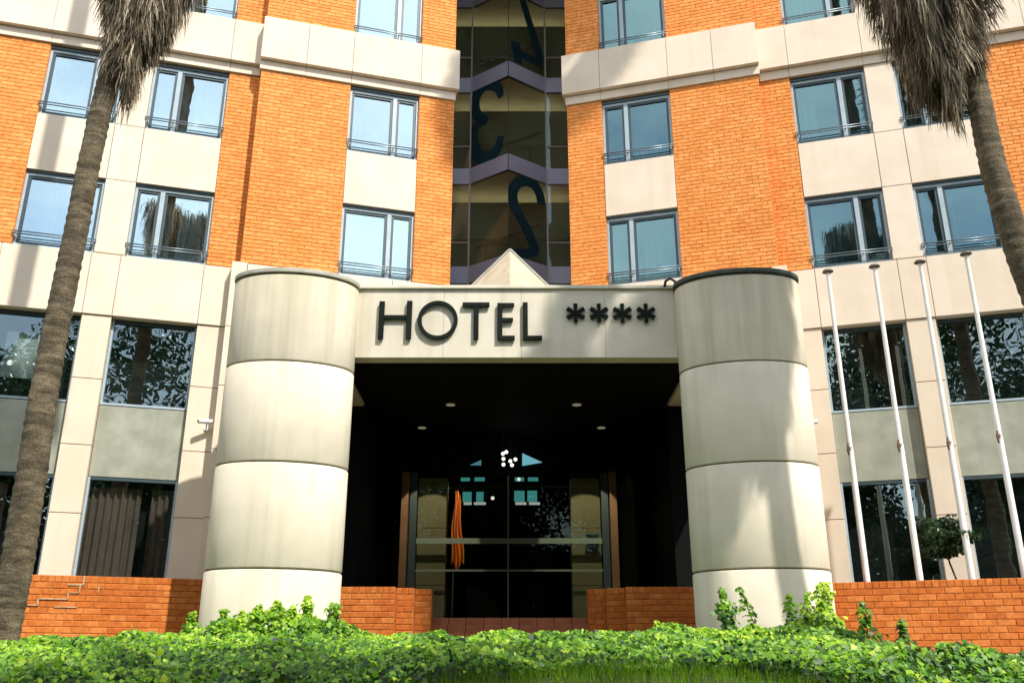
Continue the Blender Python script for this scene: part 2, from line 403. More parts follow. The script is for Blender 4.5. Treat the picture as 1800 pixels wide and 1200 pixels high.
# --- windows
def curtain_mesh(side, a, u0, u1, z0, z1, d, amp=.03, wave=.11, ph=0):
    g = MB(); n = max(8, int((u1-u0)/wave*8)); f_ = []
    for k in range(n+1):
        u = u0+(u1-u0)*k/n; dd = d+amp*math.sin(2*math.pi*(u/wave)+ph)+amp*.4*math.sin(2*math.pi*u/wave*.37+1)
        g.v += [wp(side, a, u, dd, z0), wp(side, a, u, dd, z1)]
    for k in range(n): g.f.append((2*k, 2*k+2, 2*k+3, 2*k+1))
    return g
def window(side, a, u0, u1, z0, z1, narrow_inner, seed, glass, curtains):
    """narrow_inner: narrow sash on the side towards the hotel centre"""
    rnd = random.Random(seed)
    fr = MB(); w = .05; D0, D1 = -.17, -.06
    fr_d = -.115
    wbox(fr, side, a, u0, u0+w, z0, z1, D0, D1); wbox(fr, side, a, u1-w, u1, z0, z1, D0, D1)
    wbox(fr, side, a, u0+w, u1-w, z0, z0+w*.8, D0, D1-.004); wbox(fr, side, a, u0+w, u1-w, z1-w*1.3, z1, D0, D1-.004)
    um = u0+(u1-u0)*(.345 if narrow_inner else .655); 
    wbox(fr, side, a, um-.045, um+.045, z0+w*.8, z1-w*1.3, D0, D1-.003)
    f = fr.build('window', 'frame', hotel, bevel=.004)
    g = MB(); wbox(g, side, a, u0, u1, z1+.0, z1+.05, -.40, -.03); g.build('head', 'sash', f)
    for (s, e) in ((u0+w, um-.045), (um+.045, u1-w)):
        g = MB(); sw = .052; zz0, zz1 = z0+w*.8, z1-w*1.3
        wbox(g, side, a, s, s+sw, zz0, zz1, -.155, -.085); wbox(g, side, a, e-sw, e, zz0, zz1, -.155, -.085)
        wbox(g, side, a, s+sw, e-sw, zz0, zz0+sw, -.155, -.087); wbox(g, side, a, s+sw, e-sw, zz1-sw, zz1, -.155, -.087)
        g.build('sash', 'sash', f)
        g = MB(); wbox(g, side, a, s+sw, e-sw, zz0+sw, zz1-sw, -.128, -.120)
        g.build('pane', glass, f)
    if curtains:
        for (s, e) in curtains:
            ss, ee = u0+.03+(u1-u0-.06)*s, u0+.03+(u1-u0-.06)*e
            curtain_mesh(side, a, ss, ee, z0+.02, z1-.02, -.27, .022, .10+rnd.random()*.05, rnd.random()*6).build('curtain', 'curtain', f, smooth=True)
    # guard rail
    g = MB(); zr = z0+.20
    for zz, r in ((zr, .013), (zr+.055, .013)):
        g.tube([wp(side, a, u0-.02, .03, zz), wp(side, a, u1+.02, .03, zz)], r, 6)
    for uu in (u0+.03, um, u1-.03):
        g.tube([wp(side, a, uu, -.06, zr+.02), wp(side, a, uu, .03, zr+.02)], .011, 6)
    g.tube([wp(side, a, u0+.05, .03, zr+.05), wp(side, a, u0+.05, .03, z0+.03)], .010, 6)
    g.tube([wp(side, a, u1-.05, .03, zr+.05), wp(side, a, u1-.05, .03, z0+.03)], .010, 6)
    g.build('guard_rail', 'rail', f, smooth=True)
    return f
sd_ = 0
CURT = [[(0, 1)], [(0, .42), (.5, 1)], [(0, .3), (.62, 1)], [(0, 1)], [(.1, .55)], [(0, .5), (.8, 1)]]
for side in (-1, 1):
    ai, ao = A_IN[side], A_OUT[side]
    gl = 'glass_a' if side < 0 else 'glass_b'
    for r, zb in enumerate(ZB):
        for (col, a, (u0, u1), ninner) in ((0, ai, UI, True), (1, ao, UB, False), (2, ao, UA, True), (3, ao, (12.2, 13.7), False)):
            sd_ += 1
            cu = CURT[(sd_*5) % len(CURT)] if side > 0 else CURT[(0, 3, 1, 0)[(sd_) % 4]]
            if side < 0 and r == 2 and col == 0: cu = [(.4, 1)]
            window(side, a, u0, u1, zb, zb+ZH-.04, ninner, sd_, gl, cu)
    # spandrel panels + pier
    for (z0, z1) in ((9.64, 10.94), (15.62, 16.96), (18.62, ZT)):
        panel(side, ai, UI[0], UI[1], z0, z1, .012, name='spandrel_panel')
        for (u0, u1) in (UB, UA, (12.2, 13.7)): panel(side, ao, u0, u1, z0, z1, .012, name='spandrel_panel')
    for (z0, z1) in ((8.0, 9.64), (9.64, 10.94), (10.94, 12.64), (13.95, 15.62), (15.62, 16.96), (16.96, ZT)):
        panel(side, ao, UB[1], UA[0], z0, z1, .012, name='pier_panel')
    # belt band
    for nm, z0, z1, d in (('band_panel', 12.87, 13.95, .16), ('band_lip', 12.64, 12.86, .05)):
        cuts = [1.28 if d > .1 else 1.34, UI[0], UI[1], 4.75, 5.74]
        for s, e in zip(cuts[:-1], cuts[1:]): panel(side, ai, s, e, z0, z1, d, name=nm, gap=.004)
        cuts = [5.745, 6.45, UB[1], UA[0], UA[1], 11.2, 12.2, 13.7, 15.5]
        for s, e in zip(cuts[:-1], cuts[1:]): panel(side, ao, s, e, z0, z1, d, name=nm, gap=.004)
    backing(side, ai, 1.36, 5.72, 12.64, 13.95, .03); backing(side, ao, 5.72, 15.5, 12.64, 13.95, .03)
    # podium band, piers
    cuts = [5.93, 6.48, UB[1]+.06, UA[0]+.02, 10.2, 10.75, 12.4, 12.95, 15.5]
    for s, e in zip(cuts[:-1], cuts[1:]): panel(side, ao, s, e, 6.68, 7.97, .05, 'cream', 'podium_band_panel')
    backing(side, ao, 5.93, 15.5, 6.70, 7.95, .02)
    for (u0, u1) in ((5.93, 6.48), (8.06, 8.60), (10.2, 10.75), (12.4, 12.95)):
        zs = [.2, 1.62, 2.87, 4.125, 5.40, 6.68]
        for z0, z1 in zip(zs[:-1], zs[1:]): panel(side, ao, u0, u1, z0, z1, .02, 'cream_pier', 'pier_block', gap=.007)
        backing(side, ao, u0+.01, u1-.01, .2, 6.68, .0)
    # inner return strip + podium on the inner plane above the portico
    zs = [.2, 1.5, 2.85, 4.13, 5.38, 6.60, 8.0]
    for z0, z1 in zip(zs[:-1], zs[1:]): panel(side, ai, 5.55, 5.86, z0, z1, .03, 'cream_pier', 'corner_block', gap=.006)
    for u0, u1 in ((1.3, 2.6), (2.6, 4.1), (4.1, 5.55)): panel(side, ai, u0, u1, 5.3, 7.98, .03, 'cream', 'podium_band_panel')
    panel(side, ai, 4.3, 5.55, .2, 5.3, .03, 'cream_pier', 'podium_wall')
    # podium windows
    for ci, (u0, u1) in enumerate(((6.48, 8.06), (8.60, 10.2), (10.75, 12.4))):
        panel(side, ao, u0, u1, 3.58, 4.94, -.14, 'grey_panel', 'grey_panel', gap=.004)
        for z0, z1, low in ((4.95, 6.66, False), (.9, 3.57, True)):
            fr = MB(); w = .045
            wbox(fr, side, ao, u0, u0+w, z0, z1, -.26, -.13); wbox(fr, side, ao, u1-w, u1, z0, z1, -.26, -.13)
            wbox(fr, side, ao, u0+w, u1-w, z0, z0+w, -.26, -.135)
            f = fr.build('podium_window', 'frame', hotel, bevel=.004)
            g = MB(); wbox(g, side, ao, u0+w, u1-w, z1-.05, z1, -.26, -.135); g.build('head', 'sash', f)
            g = MB(); wbox(g, side, ao, u0+w, u1-w, z0+w, z1-.05, -.20, -.192); g.build('pane', 'glass_pod', f)
            if side < 0 and low:
                rng = ((.02, .60), (.72, .98)) if ci == 0 else ((.05, .5),)
                for s, e in rng:
                    s, e = 1-e, 1-s
                    curtain_mesh(side, ao, u0+(u1-u0)*s, u0+(u1-u0)*e, z0, z1-.15, -.33, .035, .13, ci+s).build('curtain', 'curtain_brown', f, smooth=True)
            if side < 0 and not low and ci == 1:
                g = MB(); wbox(g, side, ao, u0+.62, u1-.3, z0+.45, z1-.35, -.34, -.33); g.build('pale_panel', 'curtain', f)  # pale sheet standing in for a lit panel inside the room
# ------------------------------------------------------------------ glass bay
XC, YA, YE, HW = -.07, 22.1, 22.9, 1.07
P0 = (XC-HW, YE); PA = (XC, YA); P1 = (XC+HW, YE)
SL, SR = XC-1.9, XC+1.9
def bay_run(mb, z0, z1, off0, off1, pts):
    """a thin skin following the prow plan; off = distance proud of the plan line"""
    for (p, q) in zip(pts[:-1], pts[1:]):
        p = Vector(p); q = Vector(q); d = (q-p).normalized(); n = Vector((d.y, -d.x))
        a0, b0 = p+n*off0, q+n*off0; a1, b1 = p+n*off1, q+n*off1
        mb.hexa([(a1.x, a1.y, z0), (b1.x, b1.y, z0), (b0.x, b0.y, z0), (a0.x, a0.y, z0), (a1.x, a1.y, z1), (b1.x, b1.y, z1), (b0.x, b0.y, z1), (a0.x, a0.y, z1)])
plan = [(SL, YE), P0, PA, P1, (SR, YE)]
STRIP = emit('strip_light', (1, .90, .70), 3.8)
ztops = [7.49, 10.49, 13.49, 16.49, 19.49]
for zt in ztops:
    for k in range(4):
        g = MB(); bay_run(g, zt-.49, zt, -.05, .03, plan[k:k+2]); g.build('bay_spandrel', 'spandrel', hotel)
        g = MB(); bay_run(g, zt-.505, zt-.49, -.05, .02, plan[k:k+2]); g.build('spandrel_edge', 'seam', hotel)
    g = MB(); g.prism([(SL, 24.4), (SL, YE+.06), (P0[0], YE+.06), (PA[0], YA+.06), (P1[0], YE+.06), (SR, YE+.06), (SR, 24.4)][::-1], zt-.47, zt-.2)
    g.build('stair_ceiling', 'ceiling', hotel)
    if zt < 19:
        za, zb_ = zt, zt+2.51
        for k in range(4):
            g = MB(); bay_run(g, za, zb_-.01, -.012, 0, plan[k:k+2]); g.build('bay_pane', 'glass_bay', hotel)
        g = MB(); g.box(SL, SR, 23.35, 23.4, za, zb_-.32); g.build('stair_wall', 'stairwall', hotel)
        g = MB(); g.box(SL+.1, SR-.1, 23.80, 23.88, zb_-.46, zb_-.39); g.build('strip_light', STRIP, hotel)
        g = MB()
        for yy in (23.2,):
            g.tube([(SL, yy, za+.95), (SR, yy, za+.95)], .018, 6)
            for xx in (-.62, .62): g.tube([(XC+xx, yy, za), (XC+xx, yy, za+.95)], .012, 6)
        g.tube([(XC-.9, 23.27, za+.75), (XC+.9, 23.27, za+1.45)], .02, 6)
        g.build('stair_rail', 'rail', hotel)
        # transoms on the flat strips
        for (xa, xb) in ((SL, P0[0]-.02), (P1[0]+.02, SR)):
            g = MB(); g.box(xa, xb, YE-.035, YE+.01, za+.69, za+.72); g.build('transom', 'mullion', hotel)
for p in (P0, P1):
    g = MB(); g.box(p[0]-.022, p[0]+.022, YE-.06, YE+.03, 7.0, ZT); g.build('mullion', 'mullion', hotel)
g = MB(); g.box(XC-.008, XC+.008, YA-.034, YA+.03, 7.0, ZT); g.build('mullion', 'seam', hotel)
g = MB(); g.box(SL-.1, SR+.1, 24.5, 24.8, 5.5, ZT); g.build('bay_back', 'dark', hotel)
# mirrored storey digits on the bay glass
def facet_pt(x, y, k):
    p, q = (Vector(P0), Vector(PA)) if k == 0 else (Vector(PA), Vector(P1))
    r = ray(x, y); d = q-p
    t = (p.x*d.y-p.y*d.x)/(r[0]*d.y-r[1]*d.x)
    return Vector((r[0]*t, r[1]*t, r[2]*t))
def ribbon(name, pix, width, k, closed=False):
    p, q = (Vector(P0), Vector(PA)) if k == 0 else (Vector(PA), Vector(P1))
    d = (q-p).normalized(); n = Vector((d.y, -d.x, 0)); ex = Vector((d.x, d.y, 0)); ez = Vector((0, 0, 1))
    base = Vector((p.x, p.y, 0))
    P = [facet_pt(x, y, k)-base for x, y in pix]; Q = [(v.dot(ex), v.z) for v in P]
    # Catmull-Rom smoothing
    out = []; m = len(Q)
    for i in range(m-1):
        a, b_, c_, e = Q[max(i-1, 0)], Q[i], Q[i+1], Q[min(i+2, m-1)]
        for s in range(6):
            t = s/6
            out.append(tuple(.5*((2*b_[j])+(-a[j]+c_[j])*t+(2*a[j]-5*b_[j]+4*c_[j]-e[j])*t*t+(-a[j]+3*b_[j]-3*c_[j]+e[j])*t**3) for j in (0, 1)))
    out.append(Q[-1]); g = MB(); L = len(out)
    for i, (s, z) in enumerate(out):
        a, b_ = out[max(i-1, 0)], out[min(i+1, L-1)]
        tx, tz = b_[0]-a[0], b_[1]-a[1]; l = math.hypot(tx, tz) or 1
        w = 1.55*width if not isinstance(width, (list, tuple)) else 1.55*float(np.interp(i/(L-1), np.linspace(0, 1, len(width)), width))
        for sg, dn in ((1, .004), (-1, .004), (-1, .022), (1, .022)):
            v = base+ex*(s-tz/l*w/2*sg)+ez*(z+tx/l*w/2*sg)+n*dn; g.v.append(tuple(v))
    for i in range(L-1):
        for j in range(4):
            a = i*4+j; b_ = i*4+(j+1) % 4; g.f.append((a, b_, b_+4, a+4))
    g.f.append((0, 1, 2, 3)); e = (L-1)*4; g.f.append((e+3, e+2, e+1, e))
    return g
d3 = ribbon('3', [(881, 172), (877, 157), (866, 150), (851, 153), (839, 168), (835, 187), (840, 203), (852, 211), (847, 216), (836, 226), (832, 244), (835, 264), (846, 278), (861, 276), (874, 263), (881, 240)], [.10, .20, .22, .22, .22, .2, .18, .13, .16, .22, .24, .24, .2, .14], 0)
d3.build('storey_digit', 'teal', hotel)
d2 = ribbon('2', [(951, 360), (948, 342), (938, 325), (923, 318), (909, 322), (901, 338), (903, 358), (913, 380), (925, 402), (934, 423), (940, 440), (925, 446), (905, 446)], [.18, .2, .2, .2, .2, .19, .18, .17], 1)
d2.build('storey_digit', 'teal', hotel)
d4 = ribbon('4', [(913, -22), (918, 0), (930, 40), (941, 75), (948, 103), (944, 110), (925, 100), (905, 92)], [.16, .16, .17, .17, .16, .15], 1)
d4.build('storey_digit', 'teal', hotel)
ribbon('4', [(905, 74), (908, 90), (911, 112)], [.2, .2, .16], 1).build('storey_digit', 'teal', hotel)

# ------------------------------------------------------------------ entrance portico
portico = thing('entrance_portico', 'cream entrance canopy carried by two broad rounded columns in front of the dark doorway', 'portico', (.1, 15, .5))
YF = 15.28
def ellipse(cx, cy, a, b_, rot, n=64, k=1.0):
    out = []
    for i in range(n):
        t = 2*math.pi*i/n; x = a*k*math.cos(t); y = b_*k*math.sin(t)
        out.append((cx+x*math.cos(rot)-y*math.sin(rot), cy+x*math.sin(rot)+y*math.cos(rot)))
    return out
for (cx_, rot, capm, lab) in ((-3.73, R_(8), 'cap_l', 'left column with a pale grey rim'), (3.93, R_(-8), 'cap_r', 'right column with a dark green rim')):
    cy_ = 15.05
    c0 = MB(); c0.prism(ellipse(cx_, cy_, 1.035, .59, rot), -.3, 6.55); col = c0.build('column', 'joint', portico); col['label'] = lab
    zs = [-.3, 1.63, 3.275, 4.945, 6.49]
    for z0, z1 in zip(zs[:-1], zs[1:]):
        g = MB(); rings = [(z0+.012, .985), (z0+.03, 1.0), (z1-.03, 1.0), (z1-.012, .985)]
        n = 64; i0 = 0
        for z, k in rings:
            g.v += [(p[0], p[1], z) for p in ellipse(cx_, cy_, 1.06, .615, rot, n, k)]
        for r in range(3):
            for j in range(n): g.f.append((r*n+j, r*n+(j+1) % n, (r+1)*n+(j+1) % n, (r+1)*n+j))
        g.f.append(tuple(range(n-1, -1, -1))); g.f.append(tuple(3*n+j for j in range(n)))
        o = g.build('drum', 'column', col)
        o.data.polygons.foreach_set('use_smooth', [len(p.vertices) == 4 for p in o.data.polygons])
    g = MB(); g.prism(ellipse(cx_, cy_, 1.078, .633, rot), 6.515, 6.60); g.build('cap', capm, col, bevel=.015)
# fascia in panels, soffit, side beams, roof slab
cuts = [-3.2, -1.18, .18, 1.65, 3.4]
for s, e in zip(cuts[:-1], cuts[1:]):
    g = MB(); g.box(s+.002, e-.002, YF, YF+.3, 5.285, 6.56); g.build('fascia_panel', 'fascia', portico, bevel=.004)
g = MB(); g.box(-3.2, 3.4, YF+.01, YF+.32, 5.30, 6.55); g.build('fascia_backing', 'joint', portico)
g = MB(); g.box(-3.25, 3.45, YF-.05, YF+.33, 6.565, 6.63); g.build('coping', 'fascia', portico, bevel=.01)
for xa, xb in ((-4.36, -2.95), (3.15, 4.56)):
    g = MB(); g.box(xa, xb, 15.4, 18.0, 5.2, 6.5); g.build('side_beam', 'fascia', portico)
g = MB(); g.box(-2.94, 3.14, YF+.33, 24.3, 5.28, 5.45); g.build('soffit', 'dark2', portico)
g = MB(); g.box(-2.94, 3.14, YF+.33, 18.3, 6.3, 6.4); g.build('roof_slab', 'grey_panel', portico)
# pyramid rooflight on the canopy
apex = (-.02, 17.1, 8.20)
for sgn, nm in ((-1, 'left'), (1, 'right')):
    g = MB(); h = 1.70; b0 = 6.4
    F_ = (apex[0], apex[1]-h, b0); S_ = (apex[0]+sgn*h, apex[1], b0); B_ = (apex[0], apex[1]+h, b0)
    i = len(g.v); g.v += [F_, S_, apex, B_]
    g.f += ([(0, 1, 2), (1, 3, 2)] if sgn > 0 else [(0, 2, 1), (1, 2, 3)])
    g.build('pyramid_face', 'stone_tan', portico)
g = MB()
for sgn in (-1, 1):
    g.tube([(apex[0]+sgn*1.72, apex[1], 6.4), (apex[0], apex[1], 8.22)], .028, 6)
g.build('pyramid_ridge', 'cap_l', portico)
# downlights
for x, y, Y in ((792, 714, 18.1), (1014, 714, 18.1), (742, 750, 19.9), (1057, 750, 19.9), (702, 780, 21.4), (1093, 780, 21.4), (664, 805, 22.6), (1124, 805, 22.6)):
    X = (x-898)/ray(x, y)[1]*Y
    g = MB(); g.tube([(X, Y, 5.28), (X, Y, 5.255)], .13, 20); dl = g.build('downlight', 'sash', portico)
    g = MB(); g.tube([(X, Y, 5.262), (X, Y, 5.248)], .09, 16); g.build('diffuser', emit('downlight_glow', (1, .86, .55), .12 if Y < 21 else .05), dl)
# drain pipe crook beside the right column
g = MB(); g.tube([(2.72, YF-.08, 6.58), (2.74, YF-.1, 6.68), (2.82, YF-.12, 6.72), (2.90, YF-.13, 6.66), (2.93, YF-.14, 6.40)], .025, 8)
g.build('cable', 'seam', portico, smooth=True)
# dark walls of the recess
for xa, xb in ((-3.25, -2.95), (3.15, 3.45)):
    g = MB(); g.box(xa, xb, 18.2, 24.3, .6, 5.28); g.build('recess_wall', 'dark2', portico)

# sign
sign = thing('hotel_sign', 'dark raised letters spelling HOTEL with four asterisk stars on cream fascia', 'sign', (0, YF, 5.6))
D0, D1 = YF-.068, YF-.02
def sx(x): return (x-898)/1535.0*15.17
def sz(y): return 6.333-(y-528)/(597-528)*.735*.975
def bars(lst):
    g = MB()
    for (x0, x1, y0, y1) in lst: g.box(sx(x0), sx(x1), D0, D1, sz(y1), sz(y0))
    return g
def letter(g, lab):
    o = g.build('letter', 'sign', sign, bevel=.006); o['label'] = lab; return o
g = bars([(664, 673.5, 530, 598), (713, 722.5, 529, 598)]); g.box(sx(673.5), sx(713), D0+.003, D1, sz(562.5), sz(555)); letter(g, 'letter H')
g = MB(); n = 56
for i in range(n):
    t = 2*math.pi*i/n
    for k, dd in ((1, D0), (1, D1), (.80, D0), (.80, D1)):
        rz = 1 if k == 1 else .80
        g.v.append((sx(768.5)+k*math.cos(t)*(sx(804)-sx(768.5)), dd, sz(564)+rz*math.sin(t)*(sz(529)-sz(564))))
for i in range(n):
    a = i*4; b_ = ((i+1) % n)*4
    g.f += [(a, a+2, b_+2, b_), (a+1, b_+1, b_+3, a+3), (a, b_, b_+1, a+1), (a+2, a+3, b_+3, b_+2)]
letter(g, 'letter O')
g = bars([(812, 860, 532, 540)]); g.box(sx(832), sx(841), D0+.003, D1, sz(599), sz(540)); letter(g, 'letter T')
g = bars([(874, 883, 533, 600)])
for (x1, y0, y1) in ((904, 533, 540), (902, 560, 567), (905, 592, 600)): g.box(sx(883), sx(x1), D0+.003, D1, sz(y1), sz(y0))
letter(g, 'letter E')
g = bars([(919, 928, 532, 600)]); g.box(sx(928), sx(953), D0+.003, D1, sz(600), sz(592)); letter(g, 'letter L')
for k, x in enumerate((1013, 1054.5, 1096, 1138)):
    g = MB(); cx_, cz_ = sx(x), sz(551); yy = [D0+.002*j for j in range(3)]
    for j in range(6):
        t = R_(90+60*j); r0, r1, w0, w1 = .0, .172, .020, .036
        ux, uz = math.cos(t), math.sin(t); vx, vz = -uz, ux
        P = [(cx_+ux*r0-vx*w0, cz_+uz*r0-vz*w0), (cx_+ux*r1-vx*w1, cz_+uz*r1-vz*w1), (cx_+ux*r1+vx*w1, cz_+uz*r1+vz*w1), (cx_+ux*r0+vx*w0, cz_+uz*r0+vz*w0)]
        ya, yb = D0+.001*j, D1+.001*j
        g.hexa([(p[0], ya, p[1]) for p in P]+[(p[0], yb, p[1]) for p in P])
    g.build('star', 'sign', sign)

# ------------------------------------------------------------------ entrance: steps, doors, lobby
steps = thing('entrance_steps', 'red tiled entrance steps between the stepped brick walls', 'steps', (0, 17.3, .5))
for i in range(4):
    z1 = 1.11-.15*i; y0 = 17.6-.30*i
    n = 9; x0, x1 = -1.44+.0*i, 1.42
    for k in range(n):
        g = MB(); xa = x0+(x1-x0)*k/n; xb = x0+(x1-x0)*(k+1)/n
        g.box(xa+.004, xb-.004, y0, y0+.31, z1-.15+.004, z1); g.build('tile', 'paver', steps, bevel=.006)
g = MB(); g.box(-1.44, 1.42, 16.72, 17.9, .2, .64); g.build('base', 'mortar_low', steps)
g = MB(); g.box(-3.2, 3.4, 17.6+.3, 30, 1.0, 1.10); struct('lobby_floor', g, 'paver')
g = MB()
YD = 21.0
doors = thing('entrance_doors', 'tall frameless glass entrance doors with pale green side pillars', 'doors', (0, YD, 1.1))
for x0, x1 in ((-2.11, -1.46), (1.36, 2.03)):
    for z0, z1 in ((1.1, 2.02), (2.03, 3.28), (3.29, 4.42)):
        g = MB(); g.box(x0, x1, YD+.25, YD+.75, z0, z1); g.build('pillar', 'lobbycream', doors, bevel=.01)
for x0, x1 in ((-2.46, -2.30), (2.22, 2.38)):
    g = MB(); g.box(x0, x1, YD-.1, YD+.5, 1.1, 4.5); g.build('jamb', 'orange_wood', doors, bevel=.01)
for x0, x1 in ((-2.27, -2.12), (2.04, 2.19)):
    g = MB(); g.box(x0, x1, YD+.02, YD+.1, 1.1, 4.5); g.build('mullion', 'sash', doors)
for (x0, x1) in ((-2.1, -.075), (-.045, 2.02)):
    g = MB(); g.box(x0, x1, YD, YD+.012, 1.12, 4.42); g.build('door_pane', 'glass_door', doors)
g = MB(); g.box(-.075, -.045, YD-.01, YD+.03, 1.1, 4.42); g.build('door_stile', 'steel', doors)
for (z0, z1) in ((2.90, 3.02), (2.30, 2.34)):
    g = MB(); g.box(-2.1, 2.02, YD-.03, YD-.004, z0, z1); g.build('push_rail', 'steel', doors)
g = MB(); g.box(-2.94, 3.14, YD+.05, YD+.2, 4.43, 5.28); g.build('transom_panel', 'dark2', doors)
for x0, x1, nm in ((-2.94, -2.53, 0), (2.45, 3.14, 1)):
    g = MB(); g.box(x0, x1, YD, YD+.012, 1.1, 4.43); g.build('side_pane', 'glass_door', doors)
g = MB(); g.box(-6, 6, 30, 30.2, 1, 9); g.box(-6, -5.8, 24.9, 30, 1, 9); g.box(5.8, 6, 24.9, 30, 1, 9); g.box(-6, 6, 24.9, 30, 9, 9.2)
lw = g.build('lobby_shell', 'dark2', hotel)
# glowing panes standing in for the opposite building reflected in the doors
rw = thing('street_reflection', 'glowing turquoise panes standing in for the street reflected in the entrance doors', 'window', (0, 24.4, 3))
teal = emit('reflected_pane_glow', (.08, .42, .46), .55); white = emit('reflected_sill_glow', (.75, .85, .85), .5)
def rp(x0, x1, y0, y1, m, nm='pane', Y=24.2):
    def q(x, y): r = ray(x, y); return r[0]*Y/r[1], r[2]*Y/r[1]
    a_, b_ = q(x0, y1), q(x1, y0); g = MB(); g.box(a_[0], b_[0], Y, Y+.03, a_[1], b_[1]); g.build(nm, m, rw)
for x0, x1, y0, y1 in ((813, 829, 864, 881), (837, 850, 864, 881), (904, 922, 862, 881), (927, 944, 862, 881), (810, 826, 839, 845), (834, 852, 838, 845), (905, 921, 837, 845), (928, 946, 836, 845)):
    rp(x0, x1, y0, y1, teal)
for x0, x1 in ((815, 829), (833, 854), (906, 925), (930, 949)): rp(x0, x1, 882, 886.5, white, 'reflected_sill')
g = MB(); g.box(-1.35, .85, 24.24, 24.30, 3.9, 4.42); g.build('reflection_backing', 'dark2', rw)
g = MB(); g.box(-3, 3.2, 24.31, 24.4, 1.1, 5.4); g.build('back_panel', 'dark2', rw)
# chandelier
ch = thing('chandelier', 'cluster of small white globe lamps hanging in the lobby behind the doors', 'chandelier', (-.16, 22.6, 5.25))
gm = emit('globe_glow', (1, .97, .9), 1.0)
def q2(x, y, Y): r = ray(x, y); return (r[0]*Y/r[1], Y, r[2]*Y/r[1])
g = MB(); g.box(-1.6, 1.5, 22.2, 22.22, 5.2, 5.27); g.build('ceiling_plate', 'dark2', ch)
for x, y in ((866, 875), (912, 842)):
    p = q2(x, y, 22.6); g = MB(); g.tube([(p[0], p[1], 5.25), (p[0], p[1], p[2])], .006, 5); rd = g.build('rod', 'sash', ch)
    g = MB(); g.ball(p, .045, 10, 8); g.build('globe', gm, rd, smooth=True)
# cluster above: hung in front of the transom
ch2 = thing('pendant_lamp', 'small white globe pendant cluster under the dark canopy above the doors', 'lamp', (-.16, 20.3, 5.25))
for x, y in ((885, 806), (897, 810), (906, 807), (885, 816), (900, 817), (884, 797), (890, 794)):
    p = q2(x, y, 20.5); g = MB(); g.tube([(p[0], p[1], 5.27), (p[0], p[1], p[2])], .005, 5); rd = g.build('rod', 'sash', ch2)
    g = MB(); g.ball(p, .042, 10, 8); g.build('globe', gm, rd, smooth=True)
# glowing triangles above, standing in for a reflected gable
g = MB(); a_, b_, c_ = q2(918, 796, 20.95), q2(953, 812, 20.95), q2(918, 818, 20.95)
g.v = [a_, b_, c_, (a_[0], a_[1]+.03, a_[2]), (b_[0], b_[1]+.03, b_[2]), (c_[0], c_[1]+.03, c_[2])]; g.f = [(0, 2, 1), (3, 4, 5), (0, 1, 4, 3), (1, 2, 5, 4), (2, 0, 3, 5)]
g.build('reflected_gable', emit('reflected_gable_glow', (.16, .42, .50), .6), doors)
g = MB(); a_, b_, c_ = q2(846, 808, 20.95), q2(846, 817, 20.95), q2(826, 817, 20.95)
g.v = [a_, b_, c_, (a_[0], a_[1]+.03, a_[2]), (b_[0], b_[1]+.03, b_[2]), (c_[0], c_[1]+.03, c_[2])]; g.f = [(0, 2, 1), (3, 4, 5), (0, 1, 4, 3), (1, 2, 5, 4), (2, 0, 3, 5)]
g.build('reflected_gable', emit('reflected_gable_glow', (.16, .42, .50), .25), doors)
# hanging flag, red and yellow
fl = thing('hanging_flag', 'furled red and yellow flag hanging on its pole behind the entrance glass', 'flag', (-1.3, 22.2, 1.1))
def flagstrip(name, u0, u1, m):
    g = MB(); nz = 14; nu = 6
    for j in range(nz+1):
        z = 2.55+1.85*j/nz; w = .30*(1-.75*(j/nz)**1.5)
        for i in range(nu+1):
            u = u0+(u1-u0)*i/nu; x = -1.30+(u-.35)*w+.02*math.sin(z*5)
            g.v.append((x, 22.2+.05*math.sin(u*22+z*2), z+.10*math.sin(u*9)))
    for j in range(nz):
        for i in range(nu): a = j*(nu+1)+i; g.f.append((a, a+1, a+nu+2, a+nu+1))
    return g.build(name, m, fl, smooth=True)
cY = mat('flag_yellow', (.80, .40, .05), None); cR = mat('flag_red', (.60, .03, .01), None)
for k in range(7): flagstrip('stripe', k/7, (k+1)/7, (cY, cR)[k % 2])
g = MB(); g.tube([(-1.36, 22.25, 1.1), (-1.30, 22.25, 4.40)], .018, 8); g.build('pole', 'steel', fl)
ld = bpy.data.lights.new('lobby_fill_spot', 'SPOT'); ld.energy = 150; ld.spot_size = R_(44); ld.color = (1, .85, .6); lo = bpy.data.objects.new('lobby_fill_spot', ld)  # added spot to brighten the left door pillar, no fitting of its own
S.collection.objects.link(lo); lo.location = (-1.78, 19.3, 5.2); lo.rotation_euler = (R_(38), 0, 0)
ld2 = bpy.data.lights.new('lobby_fill_spot', 'SPOT'); ld2.energy = 150; ld2.spot_size = R_(44); ld2.color = (1, .88, .6); lo2 = bpy.data.objects.new('lobby_fill_spot', ld2)  # matching added spot for the right door pillar
S.collection.objects.link(lo2); lo2.location = (1.70, 19.3, 5.2); lo2.rotation_euler = (R_(38), 0, 0)
ld3 = bpy.data.lights.new('lobby_fill_spot', 'SPOT'); ld3.energy = 140; ld3.spot_size = R_(36); ld3.color = (1, .85, .6); lo3 = bpy.data.objects.new('lobby_fill_spot', ld3)  # extra spot put in to brighten the flag
S.collection.objects.link(lo3); lo3.location = (-1.25, 21.4, 5.0); lo3.rotation_euler = (R_(30), 0, 0)
